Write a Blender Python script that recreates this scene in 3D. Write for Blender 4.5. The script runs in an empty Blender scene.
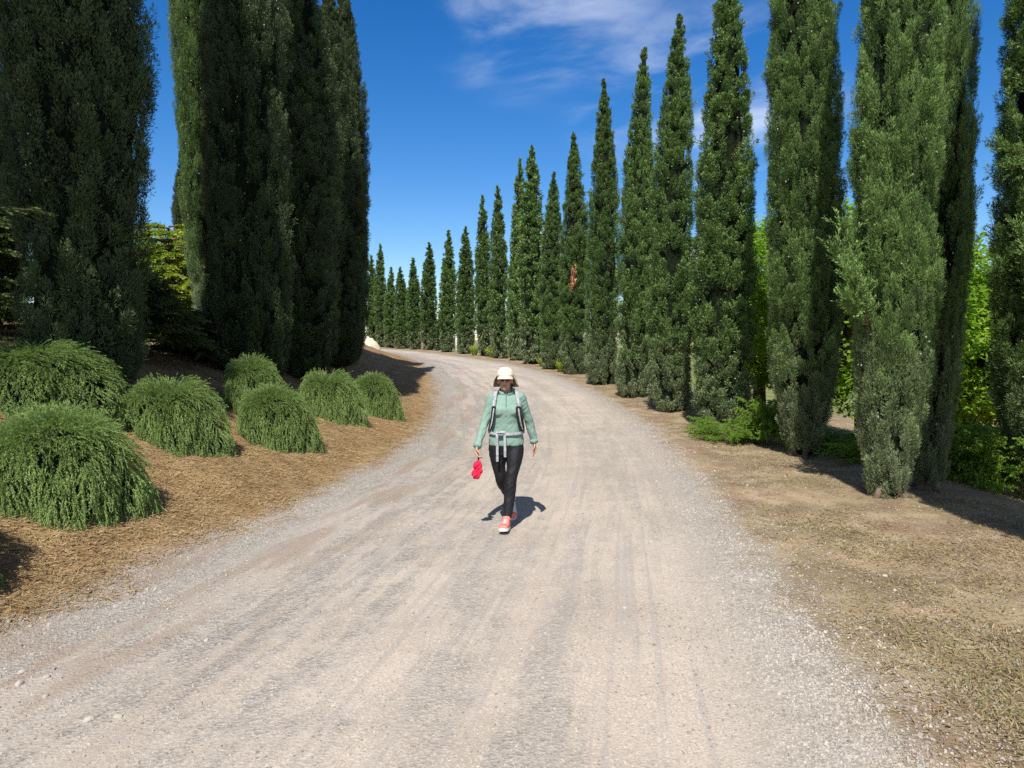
import bpy, bmesh, math, random
import numpy as np
from mathutils import Vector, Matrix

scene = bpy.context.scene
COL = scene.collection
R = math.radians
SEED = 7

# ------------------------------------------------------------------ render, camera
scene.render.engine = 'CYCLES'
try:
    scene.cycles.use_denoising = False
except Exception:
    pass
scene.cycles.max_bounces = 8
scene.cycles.transparent_max_bounces = 4
scene.cycles.sample_clamp_indirect = 6.0
vs = scene.view_settings
vs.view_transform = 'Standard'
vs.look = 'None'
vs.exposure = 0.48
vs.gamma = 1.0
vs.use_curve_mapping = False

cam_d = bpy.data.cameras.new('camera')
cam = bpy.data.objects.new('camera', cam_d)
COL.objects.link(cam)
cam.location = (0, 0, 1.9)
cam.rotation_euler = (R(90 - 3.4), 0, 0)
cam_d.sensor_width = 36
cam_d.lens = 740 / 1024 * 36
cam_d.clip_end = 5000
scene.camera = cam

# ------------------------------------------------------------------ light
SUNV = Vector((0.138, 0.766, -1.0)).normalized()          # the way light travels
sun_el = math.asin(-SUNV.z)
sun_az = math.atan2(-SUNV.x, -SUNV.y)                       # clockwise from +Y
ld = bpy.data.lights.new('sun', 'SUN')
ld.energy = 5.0
ld.angle = R(0.5)
ld.color = (1.0, 0.955, 0.88)
lo = bpy.data.objects.new('sun', ld)
lo.rotation_euler = SUNV.to_track_quat('-Z', 'Y').to_euler()
COL.objects.link(lo)


class NT:
    """small node helper"""
    def __init__(self, tree):
        self.t = tree
        self.n = tree.nodes
        self.l = tree.links

    def new(self, typ, **kw):
        nd = self.n.new(typ)
        for k, v in kw.items():
            if k.startswith('i_'):
                nd.inputs[k[2:]].default_value = v
            else:
                setattr(nd, k, v)
        return nd

    def put(self, sock, v):
        if hasattr(v, 'is_output') or isinstance(v, bpy.types.NodeSocket):
            self.l.new(v, sock)
        elif isinstance(v, (tuple, list)) and len(v) == 3 and sock.type == 'RGBA':
            sock.default_value = (*v, 1)
        else:
            sock.default_value = v

    def math(self, op, a, b=None, c=None, clamp=False):
        nd = self.n.new('ShaderNodeMath')
        nd.operation = op
        nd.use_clamp = clamp
        for i, v in enumerate((a, b, c)):
            if v is not None:
                self.put(nd.inputs[i], v)
        return nd.outputs[0]

    def mix(self, f, a, b, mode='MIX'):
        nd = self.n.new('ShaderNodeMix')
        nd.data_type = 'RGBA'
        nd.blend_type = mode
        nd.clamp_factor = True
        self.put(nd.inputs[0], f)
        self.put(nd.inputs[6], a)
        self.put(nd.inputs[7], b)
        return nd.outputs[2]

    def ramp(self, f, lo, hi, a=0.0, b=1.0, smooth=True):
        nd = self.n.new('ShaderNodeMapRange')
        nd.interpolation_type = 'SMOOTHSTEP' if smooth else 'LINEAR'
        nd.clamp = True
        self.put(nd.inputs[0], f)
        nd.inputs[1].default_value = lo
        nd.inputs[2].default_value = hi
        nd.inputs[3].default_value = a
        nd.inputs[4].default_value = b
        return nd.outputs[0]

    def noise(self, vec, scale, detail=3.0, rough=0.55, dist=0.0):
        nd = self.n.new('ShaderNodeTexNoise')
        nd.inputs['Scale'].default_value = scale
        nd.inputs['Detail'].default_value = detail
        nd.inputs['Roughness'].default_value = rough
        nd.inputs['Distortion'].default_value = dist
        if vec is not None:
            self.l.new(vec, nd.inputs['Vector'])
        return nd.outputs['Fac']

    def voro(self, vec, scale, feature='F1', out='Distance', rnd=1.0):
        nd = self.n.new('ShaderNodeTexVoronoi')
        nd.feature = feature
        nd.inputs['Scale'].default_value = scale
        nd.inputs['Randomness'].default_value = rnd
        if vec is not None:
            self.l.new(vec, nd.inputs['Vector'])
        return nd.outputs[out]

    def attr(self, name):
        nd = self.n.new('ShaderNodeAttribute')
        nd.attribute_name = name
        return nd.outputs['Fac']

    def comb(self, x, y, z=0.0):
        nd = self.n.new('ShaderNodeCombineXYZ')
        for i, v in enumerate((x, y, z)):
            self.put(nd.inputs[i], v)
        return nd.outputs[0]

    def vmul(self, v, s):
        nd = self.n.new('ShaderNodeVectorMath')
        nd.operation = 'MULTIPLY'
        self.l.new(v, nd.inputs[0])
        nd.inputs[1].default_value = s
        return nd.outputs[0]


# sky with thin cirrus and a few low cumulus
w = bpy.data.worlds.new('World')
scene.world = w
w.use_nodes = True
T = NT(w.node_tree)
T.n.clear()
sky = T.new('ShaderNodeTexSky', sky_type='NISHITA', sun_disc=False)
sky.sun_elevation = sun_el
sky.sun_rotation = sun_az
sky.altitude = 400
sky.air_density = 1.0
sky.dust_density = 0.25
sky.ozone_density = 3.6
tc = T.new('ShaderNodeTexCoord')
sep = T.new('ShaderNodeSeparateXYZ')
T.l.new(tc.outputs['Generated'], sep.inputs[0])
dx, dy, dz = sep.outputs
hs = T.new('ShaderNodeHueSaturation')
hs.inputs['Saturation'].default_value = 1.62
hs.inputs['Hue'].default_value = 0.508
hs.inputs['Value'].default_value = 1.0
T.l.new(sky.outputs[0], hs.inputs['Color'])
# saturation cut overhead and behind the camera, out of view, to keep shadows neutral
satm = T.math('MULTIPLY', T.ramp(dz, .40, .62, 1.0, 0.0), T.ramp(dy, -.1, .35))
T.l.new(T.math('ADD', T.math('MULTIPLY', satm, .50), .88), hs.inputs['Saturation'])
zz = T.math('ADD', dz, 0.22)
px_ = T.math('DIVIDE', dx, zz)
py_ = T.math('DIVIDE', dy, zz)


def blob(cx, cz, rx, rz):
    a = T.math('DIVIDE', T.math('SUBTRACT', T.math('DIVIDE', dx, dy), cx), rx)
    b = T.math('DIVIDE', T.math('SUBTRACT', T.math('DIVIDE', dz, dy), cz), rz)
    d = T.math('ADD', T.math('MULTIPLY', a, a), T.math('MULTIPLY', b, b))
    m = T.ramp(d, 0.0, 1.0, 1.0, 0.0)
    return T.math('MULTIPLY', m, T.math('GREATER_THAN', dy, 0.05))


c1 = T.noise(T.comb(T.math('MULTIPLY', T.math('ADD', px_, T.math('MULTIPLY', py_, 0.55)), 1.3), T.math('MULTIPLY', py_, 1.1), 3.1), 2.1, 6, 0.56, 0.6)
cir = T.ramp(c1, 0.42, 0.76)
area = T.math('MAXIMUM', T.math('MAXIMUM', blob(0.04, 0.46, 0.20, 0.17), blob(0.26, 0.31, 0.22, 0.17)), T.math('MULTIPLY', blob(-0.05, 0.5, 0.18, 0.06), 0.8))
cir = T.math('MULTIPLY', T.math('MULTIPLY', cir, area), 0.46)
c2 = T.noise(T.comb(T.math('MULTIPLY', T.math('DIVIDE', dx, dy), 1.0), T.math('MULTIPLY', T.math('DIVIDE', dz, dy), 1.6), 0.3), 9.0, 5, 0.55, 0.2)
cum_b = T.math('MAXIMUM', T.math('MAXIMUM', blob(0.33, 0.00, 0.10, 0.055), blob(0.255, 0.095, 0.05, 0.045)),
               T.math('MAXIMUM', blob(-0.07, 0.035, 0.035, 0.05), blob(0.045, 0.11, 0.03, 0.05)))
cum = T.ramp(T.math('ADD', T.math('MULTIPLY', cum_b, 0.9), T.math('MULTIPLY', c2, 0.5)), 0.50, 0.72)
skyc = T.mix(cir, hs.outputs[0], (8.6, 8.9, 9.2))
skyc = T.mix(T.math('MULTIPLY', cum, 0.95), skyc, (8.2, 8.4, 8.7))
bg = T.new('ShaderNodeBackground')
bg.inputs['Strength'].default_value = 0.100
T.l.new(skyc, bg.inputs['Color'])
ow = T.new('ShaderNodeOutputWorld')
T.l.new(bg.outputs[0], ow.inputs[0])

# ------------------------------------------------------------------ terrain functions
def smooth_table(pts, lo=-30.0, hi=140.0, step=0.25, sig=1.6):
    ys = np.arange(lo, hi, step)
    p = np.array(pts, float)
    v = np.interp(ys, p[:, 0], p[:, 1])
    # linear continuation at the ends
    v[ys < p[0, 0]] = p[0, 1] + (ys[ys < p[0, 0]] - p[0, 0]) * (p[1, 1] - p[0, 1]) / (p[1, 0] - p[0, 0])
    k = np.exp(-0.5 * (np.arange(-20, 21) * step / sig) ** 2)
    k /= k.sum()
    vv = np.convolve(np.pad(v, 20, mode='edge'), k, mode='valid')
    return ys, vv


XL = smooth_table([(-12, -9.6), (0, -4.9), (3, -3.85), (4.5, -3.3), (6.4, -2.95), (7.4, -2.75), (8.8, -2.4), (12.2, -1.9), (17.3, -1.85),
                   (23, -2.33), (29.5, -3.2), (37.5, -4.6), (47, -7.1), (55, -10.3), (60, -13.2), (65, -18), (70, -26), (80, -42)], sig=1.0)
XR = smooth_table([(-12, 1.45), (0, 1.5), (3.3, 1.73), (5, 1.95), (6.4, 2.1), (10, 2.6), (16.5, 3.1), (23.5, 2.8), (28.5, 1.9), (38, -0.6),
                   (45, -3.2), (52, -6.4), (57, -9.4), (61, -12.3), (66, -17.5), (72, -27), (80, -40)], sig=1.2)
ZR = smooth_table([(-30, 0.25), (-5, 0.05), (5, 0.0), (18, 0.0), (22, 0.12), (26, 0.33), (30, 0.53), (34, 0.68), (40, 0.80), (46, 0.92), (52, 1.08),
                   (58, 1.2), (64, 1.3), (80, 1.35), (140, 1.2)], sig=1.5)
BANK = np.array([(0, 0), (0.4, 0.03), (1.0, 0.22), (1.7, 0.45), (2.6, 0.85), (3.3, 1.2), (4.5, 1.65), (6, 2.0), (9, 2.3), (20, 2.7), (60, 3.2), (2000, 8)], float)
FALL = np.array([(0, 0), (2.8, 0.0), (3.6, -0.12), (5, -0.5), (8, -1.2), (20, -3.0), (60, -6.5), (2000, -30)], float)


def lerp(tab, y):
    return np.interp(y, tab[0], tab[1])


def edges(y):
    y = np.asarray(y, float)
    return lerp(XL, y), lerp(XR, y)


def dists(x, y):
    x = np.asarray(x, float)
    y = np.asarray(y, float)
    xl, xr = edges(y)
    sl = (lerp(XL, y + .5) - lerp(XL, y - .5))
    sr = (lerp(XR, y + .5) - lerp(XR, y - .5))
    return (xl - x) / np.sqrt(1 + sl ** 2), (x - xr) / np.sqrt(1 + sr ** 2)


def vnoise(x, y, s, seed=0):
    """cheap smooth value noise on numpy arrays"""
    x = np.asarray(x, float) * s + 13.7 * seed
    y = np.asarray(y, float) * s + 7.3 * seed
    xi, yi = np.floor(x), np.floor(y)
    fx, fy = x - xi, y - yi
    fx, fy = fx * fx * (3 - 2 * fx), fy * fy * (3 - 2 * fy)

    def hsh(a, b):
        v = np.sin(a * 127.1 + b * 311.7 + seed * 17.3) * 43758.5453
        return v - np.floor(v)
    return (hsh(xi, yi) * (1 - fx) + hsh(xi + 1, yi) * fx) * (1 - fy) + (hsh(xi, yi + 1) * (1 - fx) + hsh(xi + 1, yi + 1) * fx) * fy


def ground_z(x, y):
    x = np.asarray(x, float)
    y = np.asarray(y, float)
    dl, dr = dists(x, y)
    z = lerp(ZR, y)
    z = z + np.interp(np.maximum(dl, 0), BANK[:, 0], BANK[:, 1]) + np.interp(np.maximum(dr, 0), FALL[:, 0], FALL[:, 1])
    off = np.clip(np.maximum(dl, dr) * 2.0, 0, 1)
    z = z + off * ((vnoise(x, y, 1.1, 1) - .5) * .10 + (vnoise(x, y, 3.3, 2) - .5) * .035)
    inn = 1 - np.clip(np.maximum(dl, dr) * 4 + 1, 0, 1)
    z = z + inn * ((vnoise(x, y, .9, 3) - .5) * .03)
    xl, xr = edges(y)
    uw = (x - xl) / np.maximum(xr - xl, .5) * 4.6
    wob = (vnoise(y * .22, y * 0, 1.0, 31) - .5) * .5
    rut = sum(a * np.exp(-((uw - c - wob) / w) ** 2) for c, w, a in ((1.05, .20, .020), (1.75, .13, .012), (2.75, .20, .020), (3.35, .12, .012)))
    z = z - inn * rut * (.6 + .8 * vnoise(uw * .8, y * .35, 1.0, 32))
    return z


def gz(x, y):
    return float(ground_z(x, y))


# ------------------------------------------------------------------ mesh builder
class MB:
    def __init__(self):
        self.v, self.f, self.t, self.m, self.sm = [], [], [], [], []
        self.nv = 0

    def quads(self, V, F, tint=0.5, mat=0, smooth=False):
        V = np.asarray(V, np.float32).reshape(-1, 3)
        F = np.asarray(F, np.int64).reshape(-1, 4)
        self.v.append(V)
        self.f.append(F + self.nv)
        tt = np.empty(len(V), np.float32)
        tt[:] = tint
        self.t.append(tt)
        self.m.append(np.full(len(F), mat, np.int32))
        self.sm.append(np.full(len(F), smooth, bool))
        self.nv += len(V)

    def kites(self, P, D, S, L, W, tint, mat=0, mid=0.45):
        N = len(P)
        L = np.broadcast_to(np.asarray(L, float), (N,))[:, None]
        W = np.broadcast_to(np.asarray(W, float), (N,))[:, None] * .5
        V = np.stack([P, P + D * L * mid + S * W, P + D * L, P + D * L * mid - S * W], 1).reshape(-1, 3)
        F = np.arange(N * 4).reshape(N, 4)
        self.quads(V, F, np.repeat(np.broadcast_to(np.asarray(tint, float), (N,)), 4), mat)

    def tube(self, pts, rad, n=8, tint=.5, mat=0, cap=True, flat=1.0, up=None):
        pts = np.asarray(pts, float)
        K = len(pts)
        rad = np.broadcast_to(np.asarray(rad, float), (K,))
        tan = np.gradient(pts, axis=0)
        tan /= np.linalg.norm(tan, axis=1)[:, None] + 1e-9
        ref = np.array((0, 0, 1.0)) if up is None else np.asarray(up, float)
        if up is None and abs(tan[:, 2]).mean() > .8:
            ref = np.array((1.0, 0, 0))
        a = np.cross(tan, ref)
        a /= np.linalg.norm(a, axis=1)[:, None] + 1e-9
        b = np.cross(a, tan)
        th = np.linspace(0, 2 * np.pi, n, endpoint=False)
        V = pts[:, None, :] + rad[:, None, None] * (np.cos(th)[None, :, None] * a[:, None, :] + flat * np.sin(th)[None, :, None] * b[:, None, :])
        i = np.arange(K - 1)[:, None] * n
        j = np.arange(n)[None, :]
        F = np.stack([i + j, i + (j + 1) % n, i + n + (j + 1) % n, i + n + j], -1).reshape(-1, 4)
        V = V.reshape(-1, 3)
        if cap:
            V = np.vstack([V, pts[0], pts[-1]])
            c0, c1_ = K * n, K * n + 1
            e = (K - 1) * n
            jj = np.arange(0, n, 2)
            F0 = np.stack([np.full(len(jj), c0), (jj + 2) % n, (jj + 1) % n, jj], -1)
            F1 = np.stack([np.full(len(jj), c1_), e + jj, e + (jj + 1) % n, e + (jj + 2) % n], -1)
            F = np.vstack([F, F0, F1])
        self.quads(V, F, tint, mat, True)

    def mesh(self, name, mats):
        V = np.vstack(self.v)
        F = np.vstack(self.f)
        me = bpy.data.meshes.new(name)
        me.vertices.add(len(V))
        me.vertices.foreach_set('co', V.astype(np.float32).ravel())
        me.loops.add(F.size)
        me.loops.foreach_set('vertex_index', F.astype(np.int32).ravel())
        me.polygons.add(len(F))
        me.polygons.foreach_set('loop_start', (np.arange(len(F)) * 4).astype(np.int32))
        me.polygons.foreach_set('material_index', np.concatenate(self.m))
        me.polygons.foreach_set('use_smooth', np.concatenate(self.sm))
        at = me.attributes.new('tint', 'FLOAT', 'POINT')
        at.data.foreach_set('value', np.concatenate(self.t).astype(np.float32))
        for m in (mats if isinstance(mats, (list, tuple)) else [mats]):
            me.materials.append(m)
        me.update(calc_edges=True)
        return me

    def build(self, name, mats, parent=None, loc=None):
        o = bpy.data.objects.new(name, self.mesh(name, mats))
        COL.objects.link(o)
        if parent is not None:
            o.parent = parent
        if loc is not None:
            o.location = loc
        return o


def unit(a):
    return a / (np.linalg.norm(a, axis=-1, keepdims=True) + 1e-9)


def tag(o, label=None, cat=None, group=None, kind=None):
    if label:
        o['label'] = label
    if cat:
        o['category'] = cat
    if group:
        o['group'] = group
    if kind:
        o['kind'] = kind
    return o


def empty(name, loc, rz=0.0, label=None, cat=None, group=None):
    o = bpy.data.objects.new(name, None)
    o.empty_display_size = .2
    o.location = loc
    o.rotation_euler = (0, 0, rz)
    COL.objects.link(o)
    tag(o, label, cat, group)
    return o


def child(name, mesh, parent, loc=(0, 0, 0), label=None):
    o = bpy.data.objects.new(name, mesh)
    COL.objects.link(o)
    o.parent = parent
    o.location = loc
    if label:
        o['label'] = label
    return o


# ------------------------------------------------------------------ materials
def mat_new(name):
    m = bpy.data.materials.new(name)
    m.use_nodes = True
    t = NT(m.node_tree)
    t.n.clear()
    out = t.new('ShaderNodeOutputMaterial')
    b = t.new('ShaderNodeBsdfPrincipled')
    t.l.new(b.outputs[0], out.inputs[0])
    return m, t, b, out


def plain(name, col, rough=.7, var=.12, scale=40, spec=.3, bump=0.0, metal=0.0):
    m, t, b, out = mat_new(name)
    tc = t.new('ShaderNodeTexCoord')
    n = t.noise(tc.outputs['Object'], scale, 4, .6)
    c = t.mix(t.ramp(n, .3, .7), tuple(x * (1 - var) for x in col), tuple(min(1, x * (1 + var)) for x in col))
    t.l.new(c, b.inputs['Base Color'])
    b.inputs['Roughness'].default_value = rough
    b.inputs['Metallic'].default_value = metal
    b.inputs['Specular IOR Level'].default_value = spec
    if bump:
        bp = t.new('ShaderNodeBump')
        bp.inputs['Strength'].default_value = bump
        bp.inputs['Distance'].default_value = .01
        t.l.new(n, bp.inputs['Height'])
        t.l.new(bp.outputs[0], b.inputs['Normal'])
    return m


def leafy(name, dark, light, dust=None, dust_z=(0.3, 3.5), trans=.25, rough=.6, spec=.25):
    """foliage; tint runs from dark to light; dust tints the foot of road-side trees"""
    m, t, b, out = mat_new(name)
    ti = t.attr('tint')
    tc = t.new('ShaderNodeTexCoord')
    big = t.noise(tc.outputs['Object'], 1.6, 3, .6)
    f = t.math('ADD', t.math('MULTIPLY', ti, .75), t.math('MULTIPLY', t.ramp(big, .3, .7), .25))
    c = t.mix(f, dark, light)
    oi = t.new('ShaderNodeObjectInfo')
    c = t.mix(t.math('MULTIPLY', oi.outputs['Random'], .35), c, tuple(a * .75 + b_ * .1 for a, b_ in zip(dark, light)))
    if dust is not None:
        s = t.new('ShaderNodeSeparateXYZ')
        t.l.new(tc.outputs['Object'], s.inputs[0])
        d = t.ramp(t.math('ADD', s.outputs[2], t.math('MULTIPLY', t.math('SUBTRACT', big, .5), 2.2)), dust_z[0], dust_z[1], .85, 0.0)
        c = t.mix(t.math('MULTIPLY', d, t.math('ADD', t.math('MULTIPLY', ti, .6), .4)), c, dust)
    t.l.new(c, b.inputs['Base Color'])
    b.inputs['Roughness'].default_value = rough
    b.inputs['Specular IOR Level'].default_value = spec
    if trans:
        tr = t.new('ShaderNodeBsdfTranslucent')
        t.l.new(t.mix(.5, c, (light[0] * 1.1, light[1] * 1.3, light[2] * .6)), tr.inputs['Color'])
        mx = t.new('ShaderNodeMixShader')
        mx.inputs[0].default_value = trans
        t.l.new(b.outputs[0], mx.inputs[1])
        t.l.new(tr.outputs[0], mx.inputs[2])
        t.l.new(mx.outputs[0], out.inputs[0])
    return m


M = {}
M['cypress'] = leafy('cypress_foliage', (0.012, 0.036, 0.010), (0.245, 0.385, 0.110), dust=(0.290, 0.310, 0.200), dust_z=(0.0, 2.8), trans=.12)
M['cypress_left'] = leafy('cypress_foliage_shaded', (0.020, 0.038, 0.017), (0.125, 0.178, 0.072), dust=None, trans=.08)  # darker copy of the cypress green, with the bank's shade in the colour
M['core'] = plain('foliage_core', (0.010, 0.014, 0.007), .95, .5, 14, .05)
M['cone'] = plain('cypress_cone', (0.36, 0.32, 0.25), .8, .25, 30, .2)
M['bark'] = plain('bark', (0.14, 0.105, 0.075), .9, .35, 9, .15, .6)
M['rosemary'] = leafy('rosemary_foliage', (0.085, 0.150, 0.036), (0.350, 0.465, 0.155), trans=.26)
M['juniper'] = leafy('juniper_foliage', (0.065, 0.150, 0.016), (0.280, 0.430, 0.055), trans=.3)
M['broad'] = leafy('broadleaf_foliage', (0.095, 0.190, 0.012), (0.330, 0.500, 0.050), trans=.5)
M['conifer'] = leafy('conifer_foliage', (0.030, 0.050, 0.012), (0.100, 0.135, 0.035), trans=.15)
M['lime'] = leafy('lime_foliage', (0.160, 0.220, 0.022), (0.440, 0.520, 0.070), trans=.3)
M['grey_plant'] = leafy('grey_foliage', (0.10, 0.115, 0.09), (0.24, 0.26, 0.22), trans=.1)
M['dead'] = leafy('dead_foliage', (0.45, 0.24, 0.13), (0.72, 0.42, 0.25), trans=.1)
M['straw'] = leafy('straw', (0.15, 0.092, 0.038), (0.54, 0.40, 0.215), trans=.1, rough=.7)
M['drygrass'] = leafy('dry_grass', (0.17, 0.125, 0.055), (0.44, 0.35, 0.20), trans=.15, rough=.7)
M['litter'] = leafy('dead_leaves', (0.070, 0.045, 0.028), (0.42, 0.30, 0.17), trans=.1, rough=.8)
M['grass'] = leafy('green_grass', (0.07, 0.095, 0.022), (0.24, 0.27, 0.085), trans=.25)
M['stone'] = leafy('gravel_stone', (0.20, 0.178, 0.150), (0.54, 0.49, 0.42), trans=0, rough=.85, spec=.2)


def ground_material():
    m, t, b, out = mat_new('ground_surface')
    din, uw, along, side = t.attr('din'), t.attr('uw'), t.attr('along'), t.attr('side')
    tc = t.new('ShaderNodeTexCoord')
    P = tc.outputs['Object']
    fl = t.comb(uw, t.math('MULTIPLY', along, .045), 0.0)
    fl2 = t.comb(uw, t.math('MULTIPLY', along, .16), 3.0)
    s1 = t.noise(fl, 2.6, 5, .62, .35)
    s2 = t.noise(fl2, 6.5, 4, .6, .2)
    n_big = t.noise(P, .55, 4, .6)
    n_mid = t.noise(P, 3.2, 4, .65)
    n_fine = t.noise(P, 55, 3, .7)
    n_fine2 = t.noise(P, 140, 2, .7)
    peb = t.voro(P, 48)
    pebc = t.new('ShaderNodeTexVoronoi')
    pebc.inputs['Scale'].default_value = 48
    t.l.new(P, pebc.inputs['Vector'])
    sp = t.new('ShaderNodeSeparateColor')
    t.l.new(pebc.outputs['Color'], sp.inputs[0])
    pv = sp.outputs[0]
    # --- packed dust, loose grey gravel
    dust = t.mix(t.ramp(n_big, .35, .65), (0.450, 0.385, 0.320), (0.365, 0.308, 0.252))
    grav = t.mix(pv, (0.140, 0.130, 0.118), (0.375, 0.345, 0.305))
    gm = t.math('ADD', t.math('MULTIPLY', s1, .8), t.math('ADD', t.math('MULTIPLY', s2, .45), t.math('MULTIPLY', n_mid, .35)))
    gmask = t.ramp(gm, .74, .92)
    gmask = t.math('MULTIPLY', gmask, t.ramp(uw, 3.0, 1.2, .62, 1.0))
    # loose gravel thrown to the margins
    marg = t.ramp(din, .9, .1)
    gmask = t.math('MAXIMUM', gmask, t.math('MULTIPLY', marg, .9))
    # left lane greyer
    leftlane = t.ramp(uw, 2.1, .8)
    gmask = t.math('ADD', gmask, t.math('MULTIPLY', leftlane, .42), clamp=True)
    peb2 = t.new('ShaderNodeTexVoronoi')
    peb2.inputs['Scale'].default_value = 105
    t.l.new(P, peb2.inputs['Vector'])
    sp2 = t.new('ShaderNodeSeparateColor')
    t.l.new(peb2.outputs['Color'], sp2.inputs[0])
    dust = t.mix(t.math('MULTIPLY', t.ramp(sp2.outputs[0], .55, 1.0), .5), dust, (0.26, 0.225, 0.185))
    dust = t.mix(t.math('MULTIPLY', t.ramp(sp2.outputs[1], .75, 1.0), .6), dust, (0.60, 0.54, 0.46))
    road = t.mix(t.math('MULTIPLY', gmask, .8), dust, grav)
    # darker damp-looking dirt patches in streaks near the left edge
    dm = t.math('MULTIPLY', t.ramp(t.noise(fl2, 3.0, 3, .5, .6), .49, .60), t.ramp(uw, 2.0, .5))
    road = t.mix(t.math('MULTIPLY', dm, .75), road, (0.255, 0.195, 0.150))
    # wheel lines
    wl = t.ramp(t.noise(t.comb(uw, t.math('MULTIPLY', along, .014), 9.0), 17, 3, .55), .50, .66)
    road = t.mix(t.math('MULTIPLY', wl, .50), road, (0.30, 0.275, 0.25))
    road = t.mix(t.math('MULTIPLY', t.ramp(n_fine, .45, .75), .30), road, (0.24, 0.215, 0.19))
    road = t.mix(t.math('MULTIPLY', t.ramp(n_fine2, .55, .75), .30), road, (0.62, 0.57, 0.51))
    # --- straw bank
    st = t.mix(t.ramp(n_mid, .35, .65), (0.190, 0.120, 0.055), (0.290, 0.198, 0.098))
    st = t.mix(t.math('MULTIPLY', t.ramp(n_fine, .42, .7), .55), st, (0.150, 0.090, 0.036))
    st = t.mix(t.math('MULTIPLY', t.ramp(n_fine2, .52, .72), .5), st, (0.560, 0.430, 0.230))
    st = t.mix(t.math('MULTIPLY', t.ramp(n_big, .5, .7), .45), st, (0.290, 0.165, 0.085))
    # --- stony verge opposite
    vg = t.mix(t.ramp(n_mid, .38, .62), (0.275, 0.195, 0.118), (0.370, 0.280, 0.182))
    vg = t.mix(t.math('MULTIPLY', t.ramp(n_big, .42, .62), .45), vg, (0.260, 0.225, 0.105))
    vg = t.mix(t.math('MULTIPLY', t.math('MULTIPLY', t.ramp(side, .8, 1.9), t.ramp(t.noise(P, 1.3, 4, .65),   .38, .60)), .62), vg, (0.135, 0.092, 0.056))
    vg = t.mix(t.math('MULTIPLY', t.ramp(n_fine, .45, .7), .5), vg, (0.150, 0.110, 0.070))
    vg = t.mix(t.math('MULTIPLY', t.ramp(n_fine2, .55, .72), .5), vg, (0.520, 0.450, 0.360))
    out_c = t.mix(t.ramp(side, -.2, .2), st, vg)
    # grass-grown land away from the road
    far = t.ramp(din, -9.0, -16.0)
    out_c = t.mix(far, out_c, t.mix(t.ramp(n_big, .3, .7), (0.10, 0.13, 0.035), (0.22, 0.21, 0.08)))
    nb = t.math('ADD', t.math('MULTIPLY', t.math('SUBTRACT', n_mid, .5), 1.3), t.math('MULTIPLY', t.math('SUBTRACT', n_big, .5), .9))
    edge = t.ramp(t.math('ADD', din, t.math('MULTIPLY', nb, .75)), -.34, .26)
    edge = t.math('ADD', edge, t.math('MULTIPLY', t.math('MULTIPLY', t.math('SUBTRACT', n_fine, .5), 1.6), t.math('MULTIPLY', edge, t.math('SUBTRACT', 1.0, edge))), clamp=True)
    c = t.mix(edge, out_c, road)
    t.l.new(c, b.inputs['Base Color'])
    b.inputs['Roughness'].default_value = .93
    b.inputs['Specular IOR Level'].default_value = .12
    bh = t.math('ADD', t.math('MULTIPLY', n_fine, .5), t.math('ADD', t.math('MULTIPLY', n_fine2, .25), t.math('MULTIPLY', t.math('MULTIPLY', peb, gmask), .9)))
    bh = t.math('ADD', bh, t.math('MULTIPLY', n_mid, .45))
    bp = t.new('ShaderNodeBump')
    bp.inputs['Strength'].default_value = .7
    bp.inputs['Distance'].default_value = .016
    t.l.new(bh, bp.inputs['Height'])
    t.l.new(bp.outputs[0], b.inputs['Normal'])
    return m


M['ground'] = ground_material()


# ------------------------------------------------------------------ ground and road sheets
def grid_sheet(name, rows, offs_fn, inside):
    X, Y = [], []
    for y in rows:
        xs = offs_fn(y)
        X.append(xs)
        Y.append(np.full(len(xs), y))
    X, Y = np.array(X), np.array(Y)
    nr, nc = X.shape
    Z = ground_z(X, Y)
    dl, dr = dists(X, Y)
    din = -np.maximum(dl, dr)
    if not inside:
        Z = Z - np.clip(din * 1.2, 0, .06)
    else:
        Z = Z + .004
    V = np.stack([X, Y, Z], -1).reshape(-1, 3)
    i = np.arange(nr - 1)[:, None] * nc
    j = np.arange(nc - 1)[None, :]
    F = np.stack([i + j, i + j + 1, i + nc + j + 1, i + nc + j], -1).reshape(-1, 4)
    mb = MB()
    mb.quads(V, F, .5, 0, True)
    o = mb.build(name, M['ground'])
    me = o.data
    xl, xr = edges(Y)
    for nm, arr in (('din', din), ('uw', (X - xl) / (xr - xl) * 4.6), ('along', Y + 0 * X), ('side', np.clip(dr - dl, -3, 3))):
        a = me.attributes.new(nm, 'FLOAT', 'POINT')
        a.data.foreach_set('value', arr.ravel().astype(np.float32))
    return o


rows = [-14.0]
while rows[-1] < 76:
    y = rows[-1]
    rows.append(y + max(.06 if 2 < y < 12 else .35, .014 * abs(y)))
road_rows = np.array(rows)
g_rows = np.concatenate([[-900, -300, -120, -60, -30], road_rows, [80, 88, 100, 120, 150, 200, 300, 500, 900]])
uu = np.linspace(0, 1, 61)
side_off = np.concatenate([np.arange(0, 3.0, .12), np.arange(3.0, 8, .3), 8 * 1.35 ** np.arange(0, 16)])


def road_cols(y):
    xl, xr = edges(y)
    return xl + (xr - xl) * uu


def ground_cols(y):
    yc = np.clip(y, -14, 78)
    xl, xr = edges(yc)
    k = math.sqrt(1 + float(lerp(XL, yc + .5) - lerp(XL, yc - .5)) ** 2)
    return np.concatenate([(xl - side_off * k)[::-1], xl + (xr - xl) * np.linspace(0, 1, 13)[1:-1], xr + side_off * k])


road = grid_sheet('road', road_rows, road_cols, True)
tag(road, kind='structure')
ground = grid_sheet('ground', g_rows, ground_cols, False)
tag(ground, kind='structure')

rng = np.random.default_rng(SEED)


def rand_unit(n, g=rng):
    return unit(g.normal(size=(n, 3)))


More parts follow.
